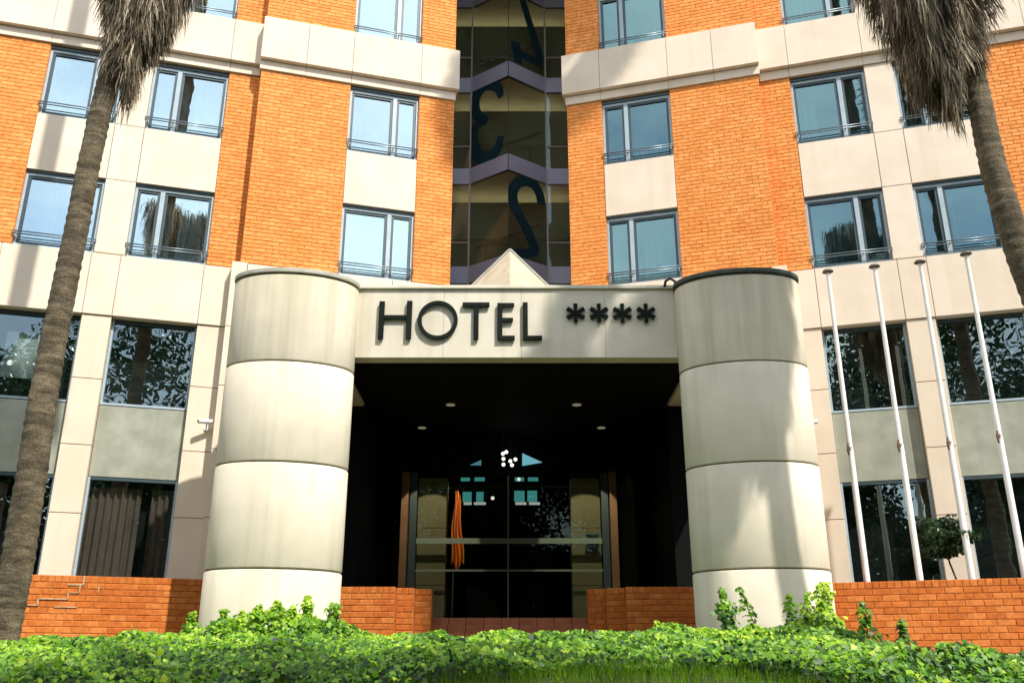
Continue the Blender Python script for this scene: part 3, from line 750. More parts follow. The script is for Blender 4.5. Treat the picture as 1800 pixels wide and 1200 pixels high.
# notice by the right pillar
no = thing('notice_board', 'small blue grey framed notice on the right entrance pillar', 'notice', (1.8, 21.2, 2.9))
g = MB(); g.box(1.66, 1.99, YD+.20, YD+.24, 2.74, 3.16); bd = g.build('board', 'frame', no)
g = MB(); g.box(1.68, 1.97, YD+.19, YD+.199, 2.77, 2.94); g.build('poster', mat('poster_dark', (.03, .06, .08), None), no)
g = MB(); g.box(1.68, 1.97, YD+.19, YD+.199, 2.97, 3.13); g.build('poster', mat('poster_blue', (.04, .10, .12), None), no)

# ------------------------------------------------------------------ low brick walls
def brick_wall(name, label, segs, z0, z1, bw=.262, bh=.1, th=.3, dirt=False):
    """segs: list of ((x0,y0),(x1,y1)) running left to right"""
    w = thing(name, label, 'wall', ((segs[0][0][0]+segs[0][1][0])/2, (segs[0][0][1]+segs[0][1][1])/2, .4), 'low garden walls of orange brick')
    allc = []
    for (p, q) in segs:
        p = Vector(p); q = Vector(q); L = (q-p).length; d = (q-p)/L; n = Vector((d.y, -d.x))
        g = MB(); a1, b1 = p, q; a0, b0 = p-n*th, q-n*th; k = -n*.01
        a1 = a1+k; b1 = b1+k
        g.hexa([(a1.x, a1.y, -.1), (b1.x, b1.y, -.1), (b0.x, b0.y, -.1), (a0.x, a0.y, -.1), (a1.x, a1.y, z1-.006), (b1.x, b1.y, z1-.006), (b0.x, b0.y, z1-.006), (a0.x, a0.y, z1-.006)])
        g.build('wall_core', 'mortar_low', w)
        rot = math.atan2(d.y, d.x)
        for (u, z, ww, hh) in brick_cells(0, L, z0-.1, z1-.115, bw, bh, .010):
            c = p+d*u-n*.010
            allc.append((c.x, c.y, z, rot, ww, hh))
        m = max(1, round(L/.108)); sw = L/m
        for i in range(m):
            c = p+d*((i+.5)*sw)-n*.010; allc.append((c.x, c.y, z1-.0575, rot, sw-.010, .105))
    allc.sort(key=lambda c: math.hypot(c[0], c[1]))
    vis = [c for c in allc if 0 <= proj(c[:3])[0] <= 1800]; rest = [c for c in allc if not 0 <= proj(c[:3])[0] <= 1800]
    for c in vis[:300]:
        link('brick', brick_mesh['brick_low'], w, c[:3], (0, 0, c[3]), (c[4], .006+random.uniform(0, .005), c[5]))
    g = MB(); att = []
    for c in vis[300:]+rest:
        i = len(g.v); ca, sa = math.cos(c[3]), math.sin(c[3])
        for v in unit.v:
            x, y, z = v[0]*c[4], v[1]*.014, v[2]*c[5]; g.v.append((c[0]+x*ca-y*sa, c[1]+x*sa+y*ca, c[2]+z)); att.append(0)
        g.f += [tuple(i+k for k in q) for q in unit.f]
        r = random.random(); att[-8:] = [r]*8
    if g.v: g.build('brickwork', 'brick_low', w, attr=att, kind='stuff')
    return w
def w2(side, a, u, d=0): p = wp(side, a, u, d, 0); return (p[0], p[1])
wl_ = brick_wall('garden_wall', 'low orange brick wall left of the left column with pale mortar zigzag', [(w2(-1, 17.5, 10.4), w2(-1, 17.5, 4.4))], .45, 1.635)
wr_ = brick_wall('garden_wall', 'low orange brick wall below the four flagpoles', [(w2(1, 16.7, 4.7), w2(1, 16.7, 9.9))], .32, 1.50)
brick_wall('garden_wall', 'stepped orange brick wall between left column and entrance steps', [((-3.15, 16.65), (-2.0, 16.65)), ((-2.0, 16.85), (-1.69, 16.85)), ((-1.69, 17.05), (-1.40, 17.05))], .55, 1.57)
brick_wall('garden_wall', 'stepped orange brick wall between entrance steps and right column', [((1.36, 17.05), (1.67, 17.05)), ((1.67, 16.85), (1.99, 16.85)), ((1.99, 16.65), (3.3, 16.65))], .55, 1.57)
# pale repaired mortar on the left wall
g = MB()
def mline(pix):
    for (x0, y0), (x1, y1) in zip(pix[:-1], pix[1:]):
        def pt(x, y):
            r = ray(x, y); b_ = math.tan(BETA); t = 17.5/(r[1]-b_*r[0]); u = -(r[0]*t)/CB; return u, r[2]*t
        (u0, z0), (u1, z1) = pt(x0, y0), pt(x1, y1); h = .0045
        wbox(g, -1, 17.5, min(u0, u1)-h, max(u0, u1)+h, min(z0, z1)-h, max(z0, z1)+h, -.01, .012)
mline([(28, 1062), (66, 1063.5), (67, 1051), (119, 1053), (120, 1041), (139, 1041.5)]); mline([(120, 1026), (147, 1028), (148, 1012)]); mline([(140, 1040), (141, 1028)]); mline([(173, 1040), (174, 1030)]); mline([(26, 1089), (27, 1077)]); mline([(96, 1066), (135, 1067)])
g.build('repointed_joint', 'mortar_pale', wl_)

# ------------------------------------------------------------------ flagpoles
first = None
POLES = [(6.0, 7.03, 'white flagpole nearest the right column'), (6.80, 7.03, 'second white flagpole from the right column, left of the small round tree'),
         (7.56, 7.02, 'third white flagpole, passing in front of the small round tree'), (8.32, 7.08, 'white flagpole farthest from the right column, beside the right palm')]
for i, (u, zt, lab) in enumerate(POLES):
    p = wp(1, 17.2, u, 0, 0)
    if first is None:
        r0 = thing('flagpole', lab, 'flagpole', (p[0], p[1], .4), 'white flagpoles behind the low wall'); first = r0
        g = MB(); g.tube([(p[0], p[1], .4), (p[0], p[1], 3.75)], [.054, .049], 20, False); g.build('lower_shaft', 'white', r0, smooth=True)
        g = MB(); g.tube([(p[0], p[1], 3.75), (p[0], p[1], 7.0)], [.044, .034], 20, False); g.build('upper_shaft', 'white', r0, smooth=True)
        g = MB(); g.tube([(p[0], p[1], 6.99), (p[0], p[1], 7.02), (p[0], p[1], 7.05)], [.04, .10, .085], 20); g.build('finial', 'disc', r0)
        g = MB(); g.tube([(p[0]-.05, p[1]-.05, 3.62), (p[0]-.08, p[1]-.08, 3.70), (p[0]-.05, p[1]-.06, 3.82)], .014, 6); g.box(p[0]-.07, p[0]+.0, p[1]-.07, p[1]-.03, 3.72, 3.76); g.build('cleat', 'rust', r0)
        g = MB(); g.tube([(p[0]-.02, p[1]-.07, 3.7), (p[0]-.01, p[1]-.055, 6.95)], .005, 5); g.build('halyard', 'white', r0)
    else:
        r1 = first.copy(); S.collection.objects.link(r1); r1.location = (p[0], p[1], .4+(zt-7.03)); r1['label'] = lab
        for chd in first.children:
            c = chd.copy(); S.collection.objects.link(c); c.parent = r1
# ------------------------------------------------------------------ security cameras
def sec_cam(side, u, z, label, flip):
    p = Vector(wp(side, A_OUT[side], u, .02, z)); t = thing('security_camera', label, 'camera', p, 'security cameras')
    n = Vector((-side*SB, -CB, 0)); e = Vector((side*CB, -SB, 0))
    g = MB(); g.tube([p, p+n*.02], .05, 12); g.build('mount', 'camera_white', t)
    g = MB(); g.tube([p+n*.01, p+n*.14+Vector((0, 0, -.02)), p+n*.18+Vector((0, 0, .05))], .014, 8); g.build('bracket', 'camera_white', t, smooth=True)
    c = p+n*.2+Vector((0, 0, .09)); g = MB(); d = (e*flip+n*.35+Vector((0, 0, -.12))).normalized()
    g.tube([c-d*.12, c+d*.16], .042, 16); g.build('housing', 'camera_white', t, smooth=False, bevel=.006)
    g = MB(); g.tube([c+d*.155, c+d*.17], .034, 14); g.build('lens', 'sash', t)
sec_cam(-1, 6.08, 4.58, 'white security camera on the pier left of the left column', 1)
sec_cam(1, 6.08, 4.62, 'white security camera on the pier right of the right column', -1)

# ------------------------------------------------------------------ vegetation materials
def leafmat(name, cols, trans=.35, rough=.48):
    m, t, p = nodes(name); at = N(t, 'ShaderNodeAttribute', attribute_name='rnd'); r = N(t, 'ShaderNodeValToRGB')
    els = r.color_ramp.elements
    els[1].position = 1; els[0].color = rgb(cols[0]); els[1].color = rgb(cols[-1])
    for i, c in enumerate(cols[1:-1]):
        e = els.new((i+1)/(len(cols)-1)); e.color = rgb(c)
    t.links.new(at.outputs['Fac'], r.inputs[0]); t.links.new(r.outputs[0], p.inputs['Base Color']); p.inputs['Roughness'].default_value = rough
    p.inputs['Specular IOR Level'].default_value = .4
    tl = N(t, 'ShaderNodeBsdfTranslucent'); hs = N(t, 'ShaderNodeHueSaturation', Value=1.3, Saturation=1.1); t.links.new(r.outputs[0], hs.inputs['Color']); t.links.new(hs.outputs[0], tl.inputs[0])
    mx_ = N(t, 'ShaderNodeMixShader'); mx_.inputs[0].default_value = trans
    t.links.new(p.outputs[0], mx_.inputs[1]); t.links.new(tl.outputs[0], mx_.inputs[2]); t.links.new(mx_.outputs[0], t.nodes['Material Output'].inputs[0])
    return m
M['ivy'] = leafmat('ivy_leaf', [(.006, .026, .004), (.022, .085, .005), (.09, .24, .008), (.22, .42, .014), (.46, .60, .05)])
M['grass'] = leafmat('grass_blade', [(.07, .17, .008), (.14, .29, .014), (.22, .40, .02)], .3, .5)
M['darkleaf'] = leafmat('dark_leaf', [(.010, .026, .008), (.02, .05, .012), (.05, .10, .03)], .2, .35)
M['palmleaf'] = leafmat('palm_leaf', [(.02, .05, .012), (.045, .09, .02), (.08, .13, .03)], .2, .45)
M['straw'] = leafmat('dead_frond', [(.05, .04, .025), (.22, .175, .11), (.46, .39, .28), (.66, .59, .47)], .15, .9)
M['stem'] = mat('green_stem', (.07, .09, .02), None, rough=.7)
M['bark_dark'] = mat('bark', (.05, .04, .03), (.09, .07, .05), 8, .9, .5)

def leaves(P, Nrm, size, shape, att, droop=None, up=None):
    """place copies of a small leaf mesh (shape: verts (k,3) in leaf frame x=width y=length z=normal, faces) ; returns MB"""
    P = np.asarray(P); n = len(P)
    Nv = Nrm/np.linalg.norm(Nrm, axis=1)[:, None]
    rv = RNG.normal(size=(n, 3)) if up is None else up+RNG.normal(size=(n, 3))*.25
    T = rv-(rv*Nv).sum(1)[:, None]*Nv; T /= np.linalg.norm(T, axis=1)[:, None]; B = np.cross(T, Nv)
    sv = np.asarray(shape[0]); k = len(sv)
    V = P[:, None, :]+size[:, None, None]*(sv[None, :, 0, None]*B[:, None, :]+sv[None, :, 1, None]*T[:, None, :]+sv[None, :, 2, None]*Nv[:, None, :])
    return V.reshape(-1, 3), k, shape[1], np.repeat(att, k)
def leaf_object(name, data, m, parent=None, extra=None):
    V, k, F, att = data; n = len(V)//k
    me = bpy.data.meshes.new(name)
    lens = [len(f) for f in F]; base = np.concatenate([np.array(f) for f in F])
    idx = (np.arange(n)[:, None]*k+base[None, :]).ravel(); ls = np.tile(lens, n)
    me.vertices.add(len(V)); me.vertices.foreach_set('co', V.astype(np.float32).ravel())
    me.loops.add(len(idx)); me.loops.foreach_set('vertex_index', idx.astype(np.int32))
    me.polygons.add(len(ls)); me.polygons.foreach_set('loop_start', np.concatenate([[0], np.cumsum(ls)[:-1]]).astype(np.int32)); me.polygons.foreach_set('loop_total', ls.astype(np.int32))
    me.update(calc_edges=True); me.validate()
    a = me.attributes.new('rnd', 'FLOAT', 'POINT'); a.data.foreach_set('value', np.clip(att, 0, 1).astype(np.float32))
    me.materials.append(M[m] if isinstance(m, str) else m)
    return link(name, me, parent)
IVY = ([(0, -.42, 0), (-.58, -.12, -.05), (-.30, .20, .05), (0, .62, -.06), (.30, .20, .05), (.58, -.12, -.05), (0, -.02, .03)],
       [(6, 1, 0), (6, 2, 1), (6, 3, 2), (6, 4, 3), (6, 5, 4), (6, 0, 5)])
OVAL = ([(0, -.5, 0), (-.26, -.1, .05), (.26, -.1, .05), (-.18, .28, .03), (.18, .28, .03), (0, .55, -.06)], [(0, 2, 4, 5, 3, 1)])
OVAL = (OVAL[0], [(0, 2, 1), (1, 2, 4, 3), (3, 4, 5)])

def vnoise(x, y, s, seed):
    r = np.random.default_rng(seed); v = np.zeros_like(x)
    for k in range(6):
        a = r.uniform(0, 2*math.pi); f_ = s*r.uniform(.6, 1.7); v += np.sin((x*math.cos(a)+y*math.sin(a))*f_+r.uniform(0, 6.28))
    return v/6
# --- ivy bed
def ivy_h(x, y):
    h = .10+.12*vnoise(x, y, 3.6, 1)+.09*vnoise(x, y, 9, 2)
    h += .36*(1+.5*vnoise(x, y, 7, 8))*np.exp(-((x+3.4)/1.25)**2-((y-13.95)/.6)**2)+.30*np.exp(-((x+4.5)/.5)**2-((y-13.9)/.6)**2)*0
    h += .44*(1+.6*vnoise(x, y, 6, 9))*np.exp(-((x-4.75)/1.0)**2-((y-13.5)/.8)**2)+.12*np.exp(-((x-2.6)/.8)**2-((y-13.8)/.6)**2)
    h += .06*np.exp(-((y-13.6)/1.2)**2)
    edge = np.clip((4.9+.10*(y-9.5)-x)/1.1, .25, 1); return np.maximum(h*np.where(y > 7.2, edge, np.where(x > 3.8, .6, 1)), .04)
n = 430000
x = RNG.uniform(-10.5, 10.5, n); y = 4.6+12.0*RNG.random(n)**1.25
rear = np.where(np.abs(x-.05) < 1.45, 16.55, 16.5)
rear = np.where(np.abs(x) > 4.2, np.where(x < 0, 17.5, 16.7)-math.tan(BETA)*np.abs(x)-.42, rear)
front = 4.6+.3*np.sin(x*.9); front = np.where((x > -1.3) & (x < 2.1), 5.7+.25*np.sin(x*2.1), front)
keep = (y < rear) & (y > front)
keep &= ~((x > 4.75+.10*(y-9.5)+.12*np.sin(y*4.3)+.08*np.sin(y*11)) & (y > 8.3-(x-4.6)*.35+.12*np.sin(x*6)))
inside = ((np.abs(x+3.73) < 1.0) | (np.abs(x-3.93) < 1.0)) & (np.abs(y-15.05) < .55); keep &= ~inside
keep &= RNG.random(n) < np.where(y > 14.6, .45, np.where(np.abs(x) > y*.62+.8, .25, 1))
x, y = x[keep], y[keep]; n = len(x)
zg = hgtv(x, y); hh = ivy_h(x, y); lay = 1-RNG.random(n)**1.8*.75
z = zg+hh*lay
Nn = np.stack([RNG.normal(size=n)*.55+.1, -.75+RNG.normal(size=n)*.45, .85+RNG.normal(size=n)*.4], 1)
att = .56+.26*vnoise(x, y, 3.2, 3)+RNG.normal(size=n)*.22-(1-lay)*.5+.5*(hh-.14)  # leaves deeper in the bed coloured darker to suggest shade
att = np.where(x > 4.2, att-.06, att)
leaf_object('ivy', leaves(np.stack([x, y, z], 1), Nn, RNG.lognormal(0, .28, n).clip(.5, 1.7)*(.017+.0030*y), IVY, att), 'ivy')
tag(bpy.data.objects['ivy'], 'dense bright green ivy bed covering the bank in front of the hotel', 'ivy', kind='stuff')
# --- grass in front
n = 110000
x = RNG.uniform(-2.6, 7.5, n); y = RNG.uniform(3.5, 9.6, n)
front = 6.0+.25*np.sin(x*2.1)
keep = (y < front+RNG.normal(size=n)*.15) & ((x > -2.2) & (x < 3.2) | (y < 5.2))
x, y = x[keep], y[keep]; n = len(x); z = hgtv(x, y)
BL = ([(-.035, 0, 0), (.035, 0, 0), (-.022, .6, .05), (.022, .6, .05), (0, 1.0, .22)], [(0, 1, 3, 2), (2, 3, 4)])
up = np.tile([0, 0, 1.0], (n, 1)); Nn = np.stack([RNG.normal(size=n), -1+RNG.normal(size=n)*.5, RNG.normal(size=n)*.1], 1)
gr = leaf_object('grass', leaves(np.stack([x, y, z], 1), Nn, RNG.uniform(.05, .10, n), BL, RNG.random(n), up=up), 'grass')
tag(gr, 'short bright green grass at the foot of the ivy bank', 'grass', kind='stuff')

# --- shoots rising out of the ivy
def shoot(px, py_top, Y, dens, label, wid=.10, lean=0.0, bright=.6):
    wid *= 1.7; dens *= 2.0
    top = q2(px, py_top, Y); gz = hgt(top[0], Y); H = top[2]-gz
    t = thing('ivy_shoot', label, 'plant', (top[0]-lean*H, Y, gz), 'leafy shoots standing up out of the ivy')
    g = MB(); pts = [(top[0]-lean*H*(1-s)+.015*math.sin(s*9+px), Y+.02*math.sin(s*7), gz+H*s) for s in np.linspace(0, 1, 8)]
    g.tube(pts, [.008]*7+[.003], 5); g.build('stem', 'stem', t)
    n = int(dens*H*130); s = RNG.random(n)**.85; wv = wid*(1.15-s*.9)
    ang = RNG.uniform(0, 6.28, n); rr = wv*np.sqrt(RNG.random(n))*np.where(RNG.random(n) < .12, 1.7, 1)*(1+.35*np.sin(s*14+px))
    P = np.stack([top[0]-lean*H*(1-s)+np.cos(ang)*rr, Y+np.sin(ang)*rr, gz+H*s+RNG.normal(size=n)*.01], 1)
    Nn = np.stack([np.cos(ang)*.5+RNG.normal(size=n)*.4, np.sin(ang)*.5-.5+RNG.normal(size=n)*.4, .7+RNG.normal(size=n)*.4], 1)
    leaf_object('foliage', leaves(P, Nn, RNG.uniform(.055, .095, n)*(1.1-s*.35), IVY, bright-.25+.35*s+RNG.normal(size=n)*.16), 'ivy', t)
for a in ((1268, 1035, 13.9, 2.2, 'bushy pointed shoot against the left half of the right column', .11, -.15, .5),
          (1300, 1033, 13.9, .55, 'thin sparse shoot with small paired leaves at the middle of the right column', .07, -.35, .6),
          (1386, 1043, 13.8, 1.0, 'short olive shoot on the shadow stripe of the right column', .09, 0, .65),
          (1418, 1044, 13.7, 1.2, 'yellow green shoot just left of the tallest shoot by the right column', .10, 0, .85),
          (1447, 1024, 13.6, 2.6, 'tallest pale yellow green shoot at the right edge of the right column', .15, .05, .95),
          (1517, 1058, 13.5, 1.3, 'dark pointed shoot in front of the right brick wall', .10, .0, .4),
          (1585, 1090, 13.1, 1.3, 'small dark shoot lowest along the right brick wall', .08, .0, .35),
          (1155, 1092, 14.2, 1.6, 'short bright shoot left of the right column foot', .09, 0, .9),
          (542, 1048, 13.8, 2.2, 'tallest shoot in front of the left column, right of its middle', .11, 0, .85),
          (488, 1057, 13.8, 2.0, 'bushy shoot at the middle of the left column foot', .13, 0, .7),
          (426, 1073, 13.8, 1.4, 'rounded bright shoot at the left part of the left column foot', .09, 0, .9),
          (395, 1072, 13.7, 1.8, 'darker shoot at the left edge of the left column foot', .12, .1, .55),
          (455, 1064, 13.7, 1.8, 'leafy shoot between the rounded bright shoot and the bushy middle one', .11, .1, .7),
          (515, 1066, 13.6, 1.6, 'low shoot just left of the tallest shoot on the left column', .10, 0, .8),
          (585, 1062, 13.7, 1.7, 'dense shoot at the right edge of the left column foot', .13, -.1, .55),
          (338, 1076, 13.9, 1.5, 'small shoot against the shaded brick beside the left column', .10, 0, .6)):
    shoot(*a)

# ------------------------------------------------------------------ palms
def trunkmat():
    m, t, p = nodes('palm_trunk_bark'); p.inputs['Roughness'].default_value = .95
    g = N(t, 'ShaderNodeNewGeometry'); mp_ = N(t, 'ShaderNodeMapping'); mp_.inputs['Scale'].default_value = (3.0, 3.0, 11)
    n = N(t, 'ShaderNodeTexNoise', Scale=1.2, Detail=8, Roughness=.65); t.links.new(g.outputs['Position'], mp_.inputs[0]); t.links.new(mp_.outputs[0], n.inputs['Vector'])
    r = N(t, 'ShaderNodeValToRGB'); r.color_ramp.elements[0].position = .33; r.color_ramp.elements[1].position = .70
    r.color_ramp.elements[0].color = (.04, .032, .018, 1); r.color_ramp.elements[1].color = (.19, .15, .095, 1)
    n2 = N(t, 'ShaderNodeTexNoise', Scale=3.0, Detail=5); t.links.new(g.outputs['Position'], n2.inputs['Vector'])
    mx_ = N(t, 'ShaderNodeMix', data_type='RGBA', blend_type='MULTIPLY'); mx_.inputs[0].default_value = .8
    r2 = N(t, 'ShaderNodeValToRGB'); r2.color_ramp.elements[0].position = .3; r2.color_ramp.elements[1].position = .7; r2.color_ramp.elements[0].color = (.55, .5, .42, 1); r2.color_ramp.elements[1].color = (1.25, 1.25, 1.2, 1)
    t.links.new(n.outputs['Fac'], r.inputs[0]); t.links.new(n2.outputs['Fac'], r2.inputs[0]); t.links.new(r.outputs[0], mx_.inputs[6]); t.links.new(r2.outputs[0], mx_.inputs[7])
    t.links.new(mx_.outputs[2], p.inputs['Base Color'])
    n3 = N(t, 'ShaderNodeTexNoise', Scale=38, Detail=6, Roughness=.7); t.links.new(g.outputs['Position'], n3.inputs['Vector'])
    r3 = N(t, 'ShaderNodeMapRange'); r3.inputs[1].default_value = .35; r3.inputs[2].default_value = .65; r3.inputs[3].default_value = .55; r3.inputs[4].default_value = 1.5
    v3 = N(t, 'ShaderNodeVectorMath', operation='SCALE'); t.links.new(n3.outputs['Fac'], r3.inputs[0]); t.links.new(mx_.outputs[2], v3.inputs[0]); t.links.new(r3.outputs[0], v3.inputs['Scale']); t.links.new(v3.outputs[0], p.inputs['Base Color'])
    ad3 = N(t, 'ShaderNodeMath', operation='ADD'); t.links.new(n.outputs['Fac'], ad3.inputs[0]); t.links.new(n3.outputs['Fac'], ad3.inputs[1])
    b = N(t, 'ShaderNodeBump', Strength=.8, Distance=.025); t.links.new(ad3.outputs[0], b.inputs['Height']); t.links.new(b.outputs[0], p.inputs['Normal'])
    return m
M['trunk'] = trunkmat()
def palm(label, pts, radii, skirt_c, skirt_n, skirt_r, z0, z1, lean, lobes, crown=True, big=1.0, group='fan palms in front of the hotel'):
    t = thing('palm_tree', label, 'palm', (pts[0][0], pts[0][1], pts[0][2]), group)
    # trunk with ring scars
    P = [Vector(p) for p in pts]; zz = np.arange(P[0].z, P[-1].z, .05); g = MB()
    X = np.interp(zz, [p.z for p in P], [p.x for p in P]); Y = np.interp(zz, [p.z for p in P], [p.y for p in P]); Rr = np.interp(zz, [p.z for p in P], radii)
    nn = 28; rr = random.Random(label)
    for k in range(len(zz)):
        for j in range(nn):
            a = 2*math.pi*j/nn
            r = Rr[k]*.93*(.97+.03*math.sin(a*3+zz[k]*2)+.018*math.sin(a*5-zz[k]*5)+rr.uniform(-.022, .022)+(.045 if k % 3 == 0 else 0)+.02*math.sin(k*1.7))
            g.v.append((X[k]+r*math.cos(a), Y[k]+r*math.sin(a), zz[k]))
    for k in range(len(zz)-1):
        for j in range(nn): a = k*nn+j; b_ = k*nn+(j+1) % nn; g.f.append((a, b_, b_+nn, a+nn))
    g.build('trunk', 'trunk', t, smooth=True)
    # skirt of dead fronds: hanging strands in shaggy clumps
    V = []; F = []; A = []
    cx_, cy_ = skirt_c
    for c in range(skirt_n):
        s = RNG.random(); z = z0+(z1-z0)*s
        ang = RNG.uniform(0, 6.28); rad = (skirt_r[0]+(skirt_r[1]-skirt_r[0])*s)*(.35+.65*math.sqrt(RNG.random()))
        ext = 1+.30*math.sin(ang*3+lobes)+.2*math.sin(ang*7+lobes*2)
        bx = cx_+lean[0]*s+math.cos(ang)*rad*ext*.8; by = cy_+math.sin(ang)*rad*.8*ext
        z += (.45*math.sin(ang*2+lobes)+.35*math.sin(ang*5+lobes*3))*(1-s)**2*.9; tone = RNG.uniform(.15, .95)*(.75+.25*math.sin(ang*9+s*6)); ln = RNG.uniform(.45, .95)*(.75+.35*s); fall = RNG.normal(size=2)*.05
        for q in range(int(RNG.integers(9, 16))):
            sx_ = bx+RNG.normal()*.055; sy_ = by+RNG.normal()*.055; l = ln*RNG.uniform(.55, 1.1); w = RNG.uniform(.004, .010)
            dx, dy = math.cos(ang)*RNG.uniform(-.02, .14)+fall[0], math.sin(ang)*RNG.uniform(-.02, .14)+fall[1]
            wa = RNG.uniform(0, 6.28); wx, wy = math.cos(wa)*w, math.sin(wa)*w; i = len(V)
            for (f_, ww) in ((0, .7), (.35, 1), (.72, .8), (1, .1)):
                px_ = sx_+dx*f_+.015*math.sin(f_*8+q); py_ = sy_+dy*f_; pz_ = z-l*f_
                V.append((px_-wx*ww, py_-wy*ww, pz_)); V.append((px_+wx*ww, py_+wy*ww, pz_))
            for k in range(3): F.append((i+2*k, i+2*k+1, i+2*k+3, i+2*k+2))
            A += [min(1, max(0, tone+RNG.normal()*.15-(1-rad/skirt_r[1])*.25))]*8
    g = MB(); g.v = V; g.f = F; sk = g.build('dead_frond_skirt', 'straw', t, attr=A, kind='stuff')
    tx, ty = P[-1].x, P[-1].y; zt = P[-1].z
    # living crown
    nf = int(24*big**1.5)
    for c in range(nf):
        ang = 2*math.pi*c/nf*2.4; el = R_(RNG.uniform(-15, 65)); d = Vector((math.cos(ang)*math.cos(el), math.sin(ang)*math.cos(el), math.sin(el)))
        L = RNG.uniform(.7, 1.0)*big; b0 = Vector((tx, ty, zt)); e0 = b0+d*L
        g = MB(); att_ = []
        g.tube([b0, b0+d*L*.5+Vector((0, 0, .03)), e0], [.025, .018, .012], 5); att_ += [.5]*len(g.v)
        side_ = d.cross(Vector((0, 0, 1))).normalized(); upv = side_.cross(d)
        for k in range(22):
            a = R_(-115+230*k/21); dd = (d*math.cos(a)+side_*math.sin(a)+upv*.12).normalized(); l = RNG.uniform(.62, .8)*(.6+.4*big); i = len(g.v)
            wv = dd.cross(upv).normalized()*.05*(.6+.4*big)
            m1 = e0+dd*l*.55; e1 = e0+dd*l+Vector((0, 0, -.16))
            g.v += [tuple(e0), tuple(m1-wv), tuple(m1+wv), tuple(e1)]; g.f += [(i, i+1, i+2), (i+1, i+3, i+2)]; att_ += [RNG.random()]*4
        g.build('frond', 'palmleaf', t, attr=att_)
    return t
palm('fan palm left of the portico, its grey trunk crossing the left wing windows',
     [(-6.50, 12.5, .35), (-6.46, 12.5, 1.6), (-6.52, 12.5, 3.7), (-6.49, 12.5, 5.5), (-6.45, 12.5, 7.5), (-6.3, 12.5, 11.0), (-6.1, 12.5, 25)], [.225, .222, .20, .185, .175, .175, .19],
     (-6.12, 12.5), 1000, (.30, .88), 9.45, 11.5, (0.05, 0), 1.0)
palm('fan palm at the right edge of the photo with a ragged hanging skirt',
     [(6.93, 11.3, .05), (7.0, 11.3, 4.1), (6.79, 11.3, 5.34), (6.66, 11.3, 6.68), (6.65, 11.3, 8.0), (6.5, 11.3, 11.0), (6.3, 11.3, 24.5)], [.225, .215, .20, .185, .17, .175, .19],
     (6.22, 11.3), 1500, (.43, 1.25), 8.35, 11.6, (0, 0), 2.2, big=1.5)
palm('tallest fan palm, beyond the right edge, its crown shading the four stars of the sign',
     [(8.1, 8.3, -.3), (8.05, 8.3, 8), (7.9, 8.3, 16.6)], [.25, .22, .19], (7.9, 8.3), 500, (.4, .9), 14.6, 16.9, (0, 0), 3.0, big=1.5)

# ------------------------------------------------------------------ small round tree behind the right wall
tp = thing('small_tree', 'small round dark leaved tree standing behind the right brick wall', 'tree', (*w2(1, 17.55, 7.5), .4))
c = wp(1, 17.6, 7.42, 0, 2.24)
g = MB(); g.tube([(*w2(1, 17.6, 7.56), .4), (*w2(1, 17.6, 7.52), 1.5), (*w2(1, 17.6, 7.44), 1.85), (c[0], c[1], 2.2)], [.022, .018, .015, .01], 8); g.build('trunk', 'bark_dark', tp, smooth=True)
n = 4600; v = RNG.normal(size=(n, 3)); v /= np.linalg.norm(v, axis=1)[:, None]; rad = (RNG.random(n)**.35)*(1+.18*np.sin(v[:, 0]*7)+.15*np.sin(v[:, 2]*9+1))
P = np.array(c)+v*rad[:, None]*np.array([.46, .42, .33]); P[:, 0] += .05*np.sin(P[:, 2]*9)
leaf_object('crown', leaves(P, v+RNG.normal(size=(n, 3))*.6, RNG.uniform(.045, .085, n), OVAL, RNG.random(n)), 'darkleaf', tp)

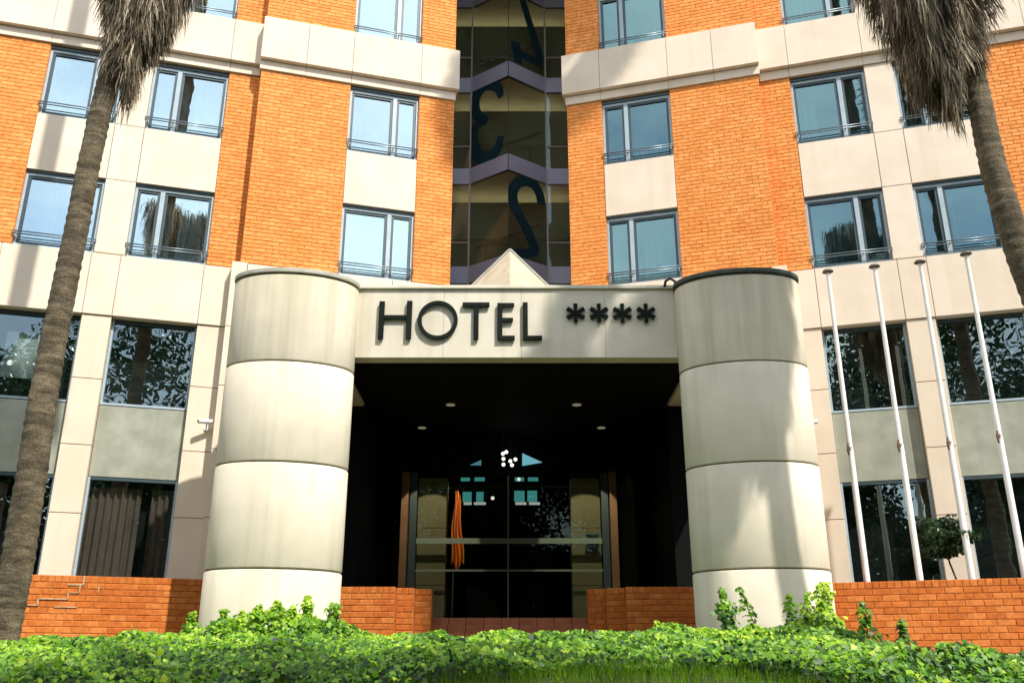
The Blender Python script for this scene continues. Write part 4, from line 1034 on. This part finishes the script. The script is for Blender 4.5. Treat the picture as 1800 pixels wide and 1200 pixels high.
# ------------------------------------------------------------------ trees across the road (seen in the glass)
def street_tree(x, y, H, R, label, n=2600, trunk_h=2.5):
    t = thing('street_tree', label, 'tree', (x, y, -1.6), 'trees across the road reflected in the windows')
    g = MB(); g.tube([(x, y, -1.6), (x+.1, y, -1.6+trunk_h), (x, y+.1, -1.6+H*.75)], [.22, .17, .06], 8); g.build('trunk', 'bark_dark', t, smooth=True)
    K = 14; cc = RNG.normal(size=(K, 3))*np.array([.42, .42, .30])*np.array([R, R, H*.42]); ci = RNG.integers(0, K, n)
    v = RNG.normal(size=(n, 3)); v /= np.linalg.norm(v, axis=1)[:, None]
    P = np.array([x, y, -1.6+trunk_h+(H-trunk_h)*.5])+cc[ci]+v*(RNG.random(n)**.4*R*.42)[:, None]
    P[:, 2] = np.maximum(P[:, 2], .6)
    leaf_object('crown', leaves(P, v+RNG.normal(size=(n, 3))*.5, RNG.uniform(.2, .38, n), OVAL, RNG.random(n)), 'darkleaf', t)
k = 0
ORD = ['leftmost', 'second from the left', 'third from the left', 'fourth from the left', 'middle one', 'fourth from the right', 'third from the right', 'second from the right', 'rightmost']
for (x, H, R) in ((-27, 15, 5), (-20, 17, 5), (-13, 14.5, 4.6), (-6.5, 16, 4.6), (0, 13, 4.2), (6.5, 15.5, 4.6), (13.5, 17.5, 5.0), (20.5, 14.5, 4.8), (27.5, 16.5, 5)):
    street_tree(x, -10.5-(k % 3)*1.2, H+6.3, R+1.6, ['broad', 'tall'][k % 2]+' dark tree across the road behind the camera, '+ORD[k]+' of nine', n=22000, trunk_h=1.6); k += 1

# leafy screen added to keep sky out of the door reflections
n = 22000; P = np.stack([RNG.uniform(-34, 34, n), -16.2+RNG.normal(size=n)*.15+.6, RNG.uniform(-1.6, 7.8, n)+.3*np.sin(np.arange(n))], 1)
hd = thing('reflection_screen', 'tall dark leafy screen added behind the camera to hide sky in the glass', 'reflection_screen', (0, -16.2, -1.6))
leaf_object('foliage', leaves(P, np.stack([RNG.normal(size=n)*.5, 1+RNG.normal(size=n)*.4, RNG.normal(size=n)*.5+.3], 1), RNG.uniform(.2, .36, n), OVAL, RNG.random(n)), 'darkleaf', hd)
g = MB(); g.box(-34, 34, -17.0, -15.9, -1.6, 7.5); g.build('body', 'bark_dark', hd)
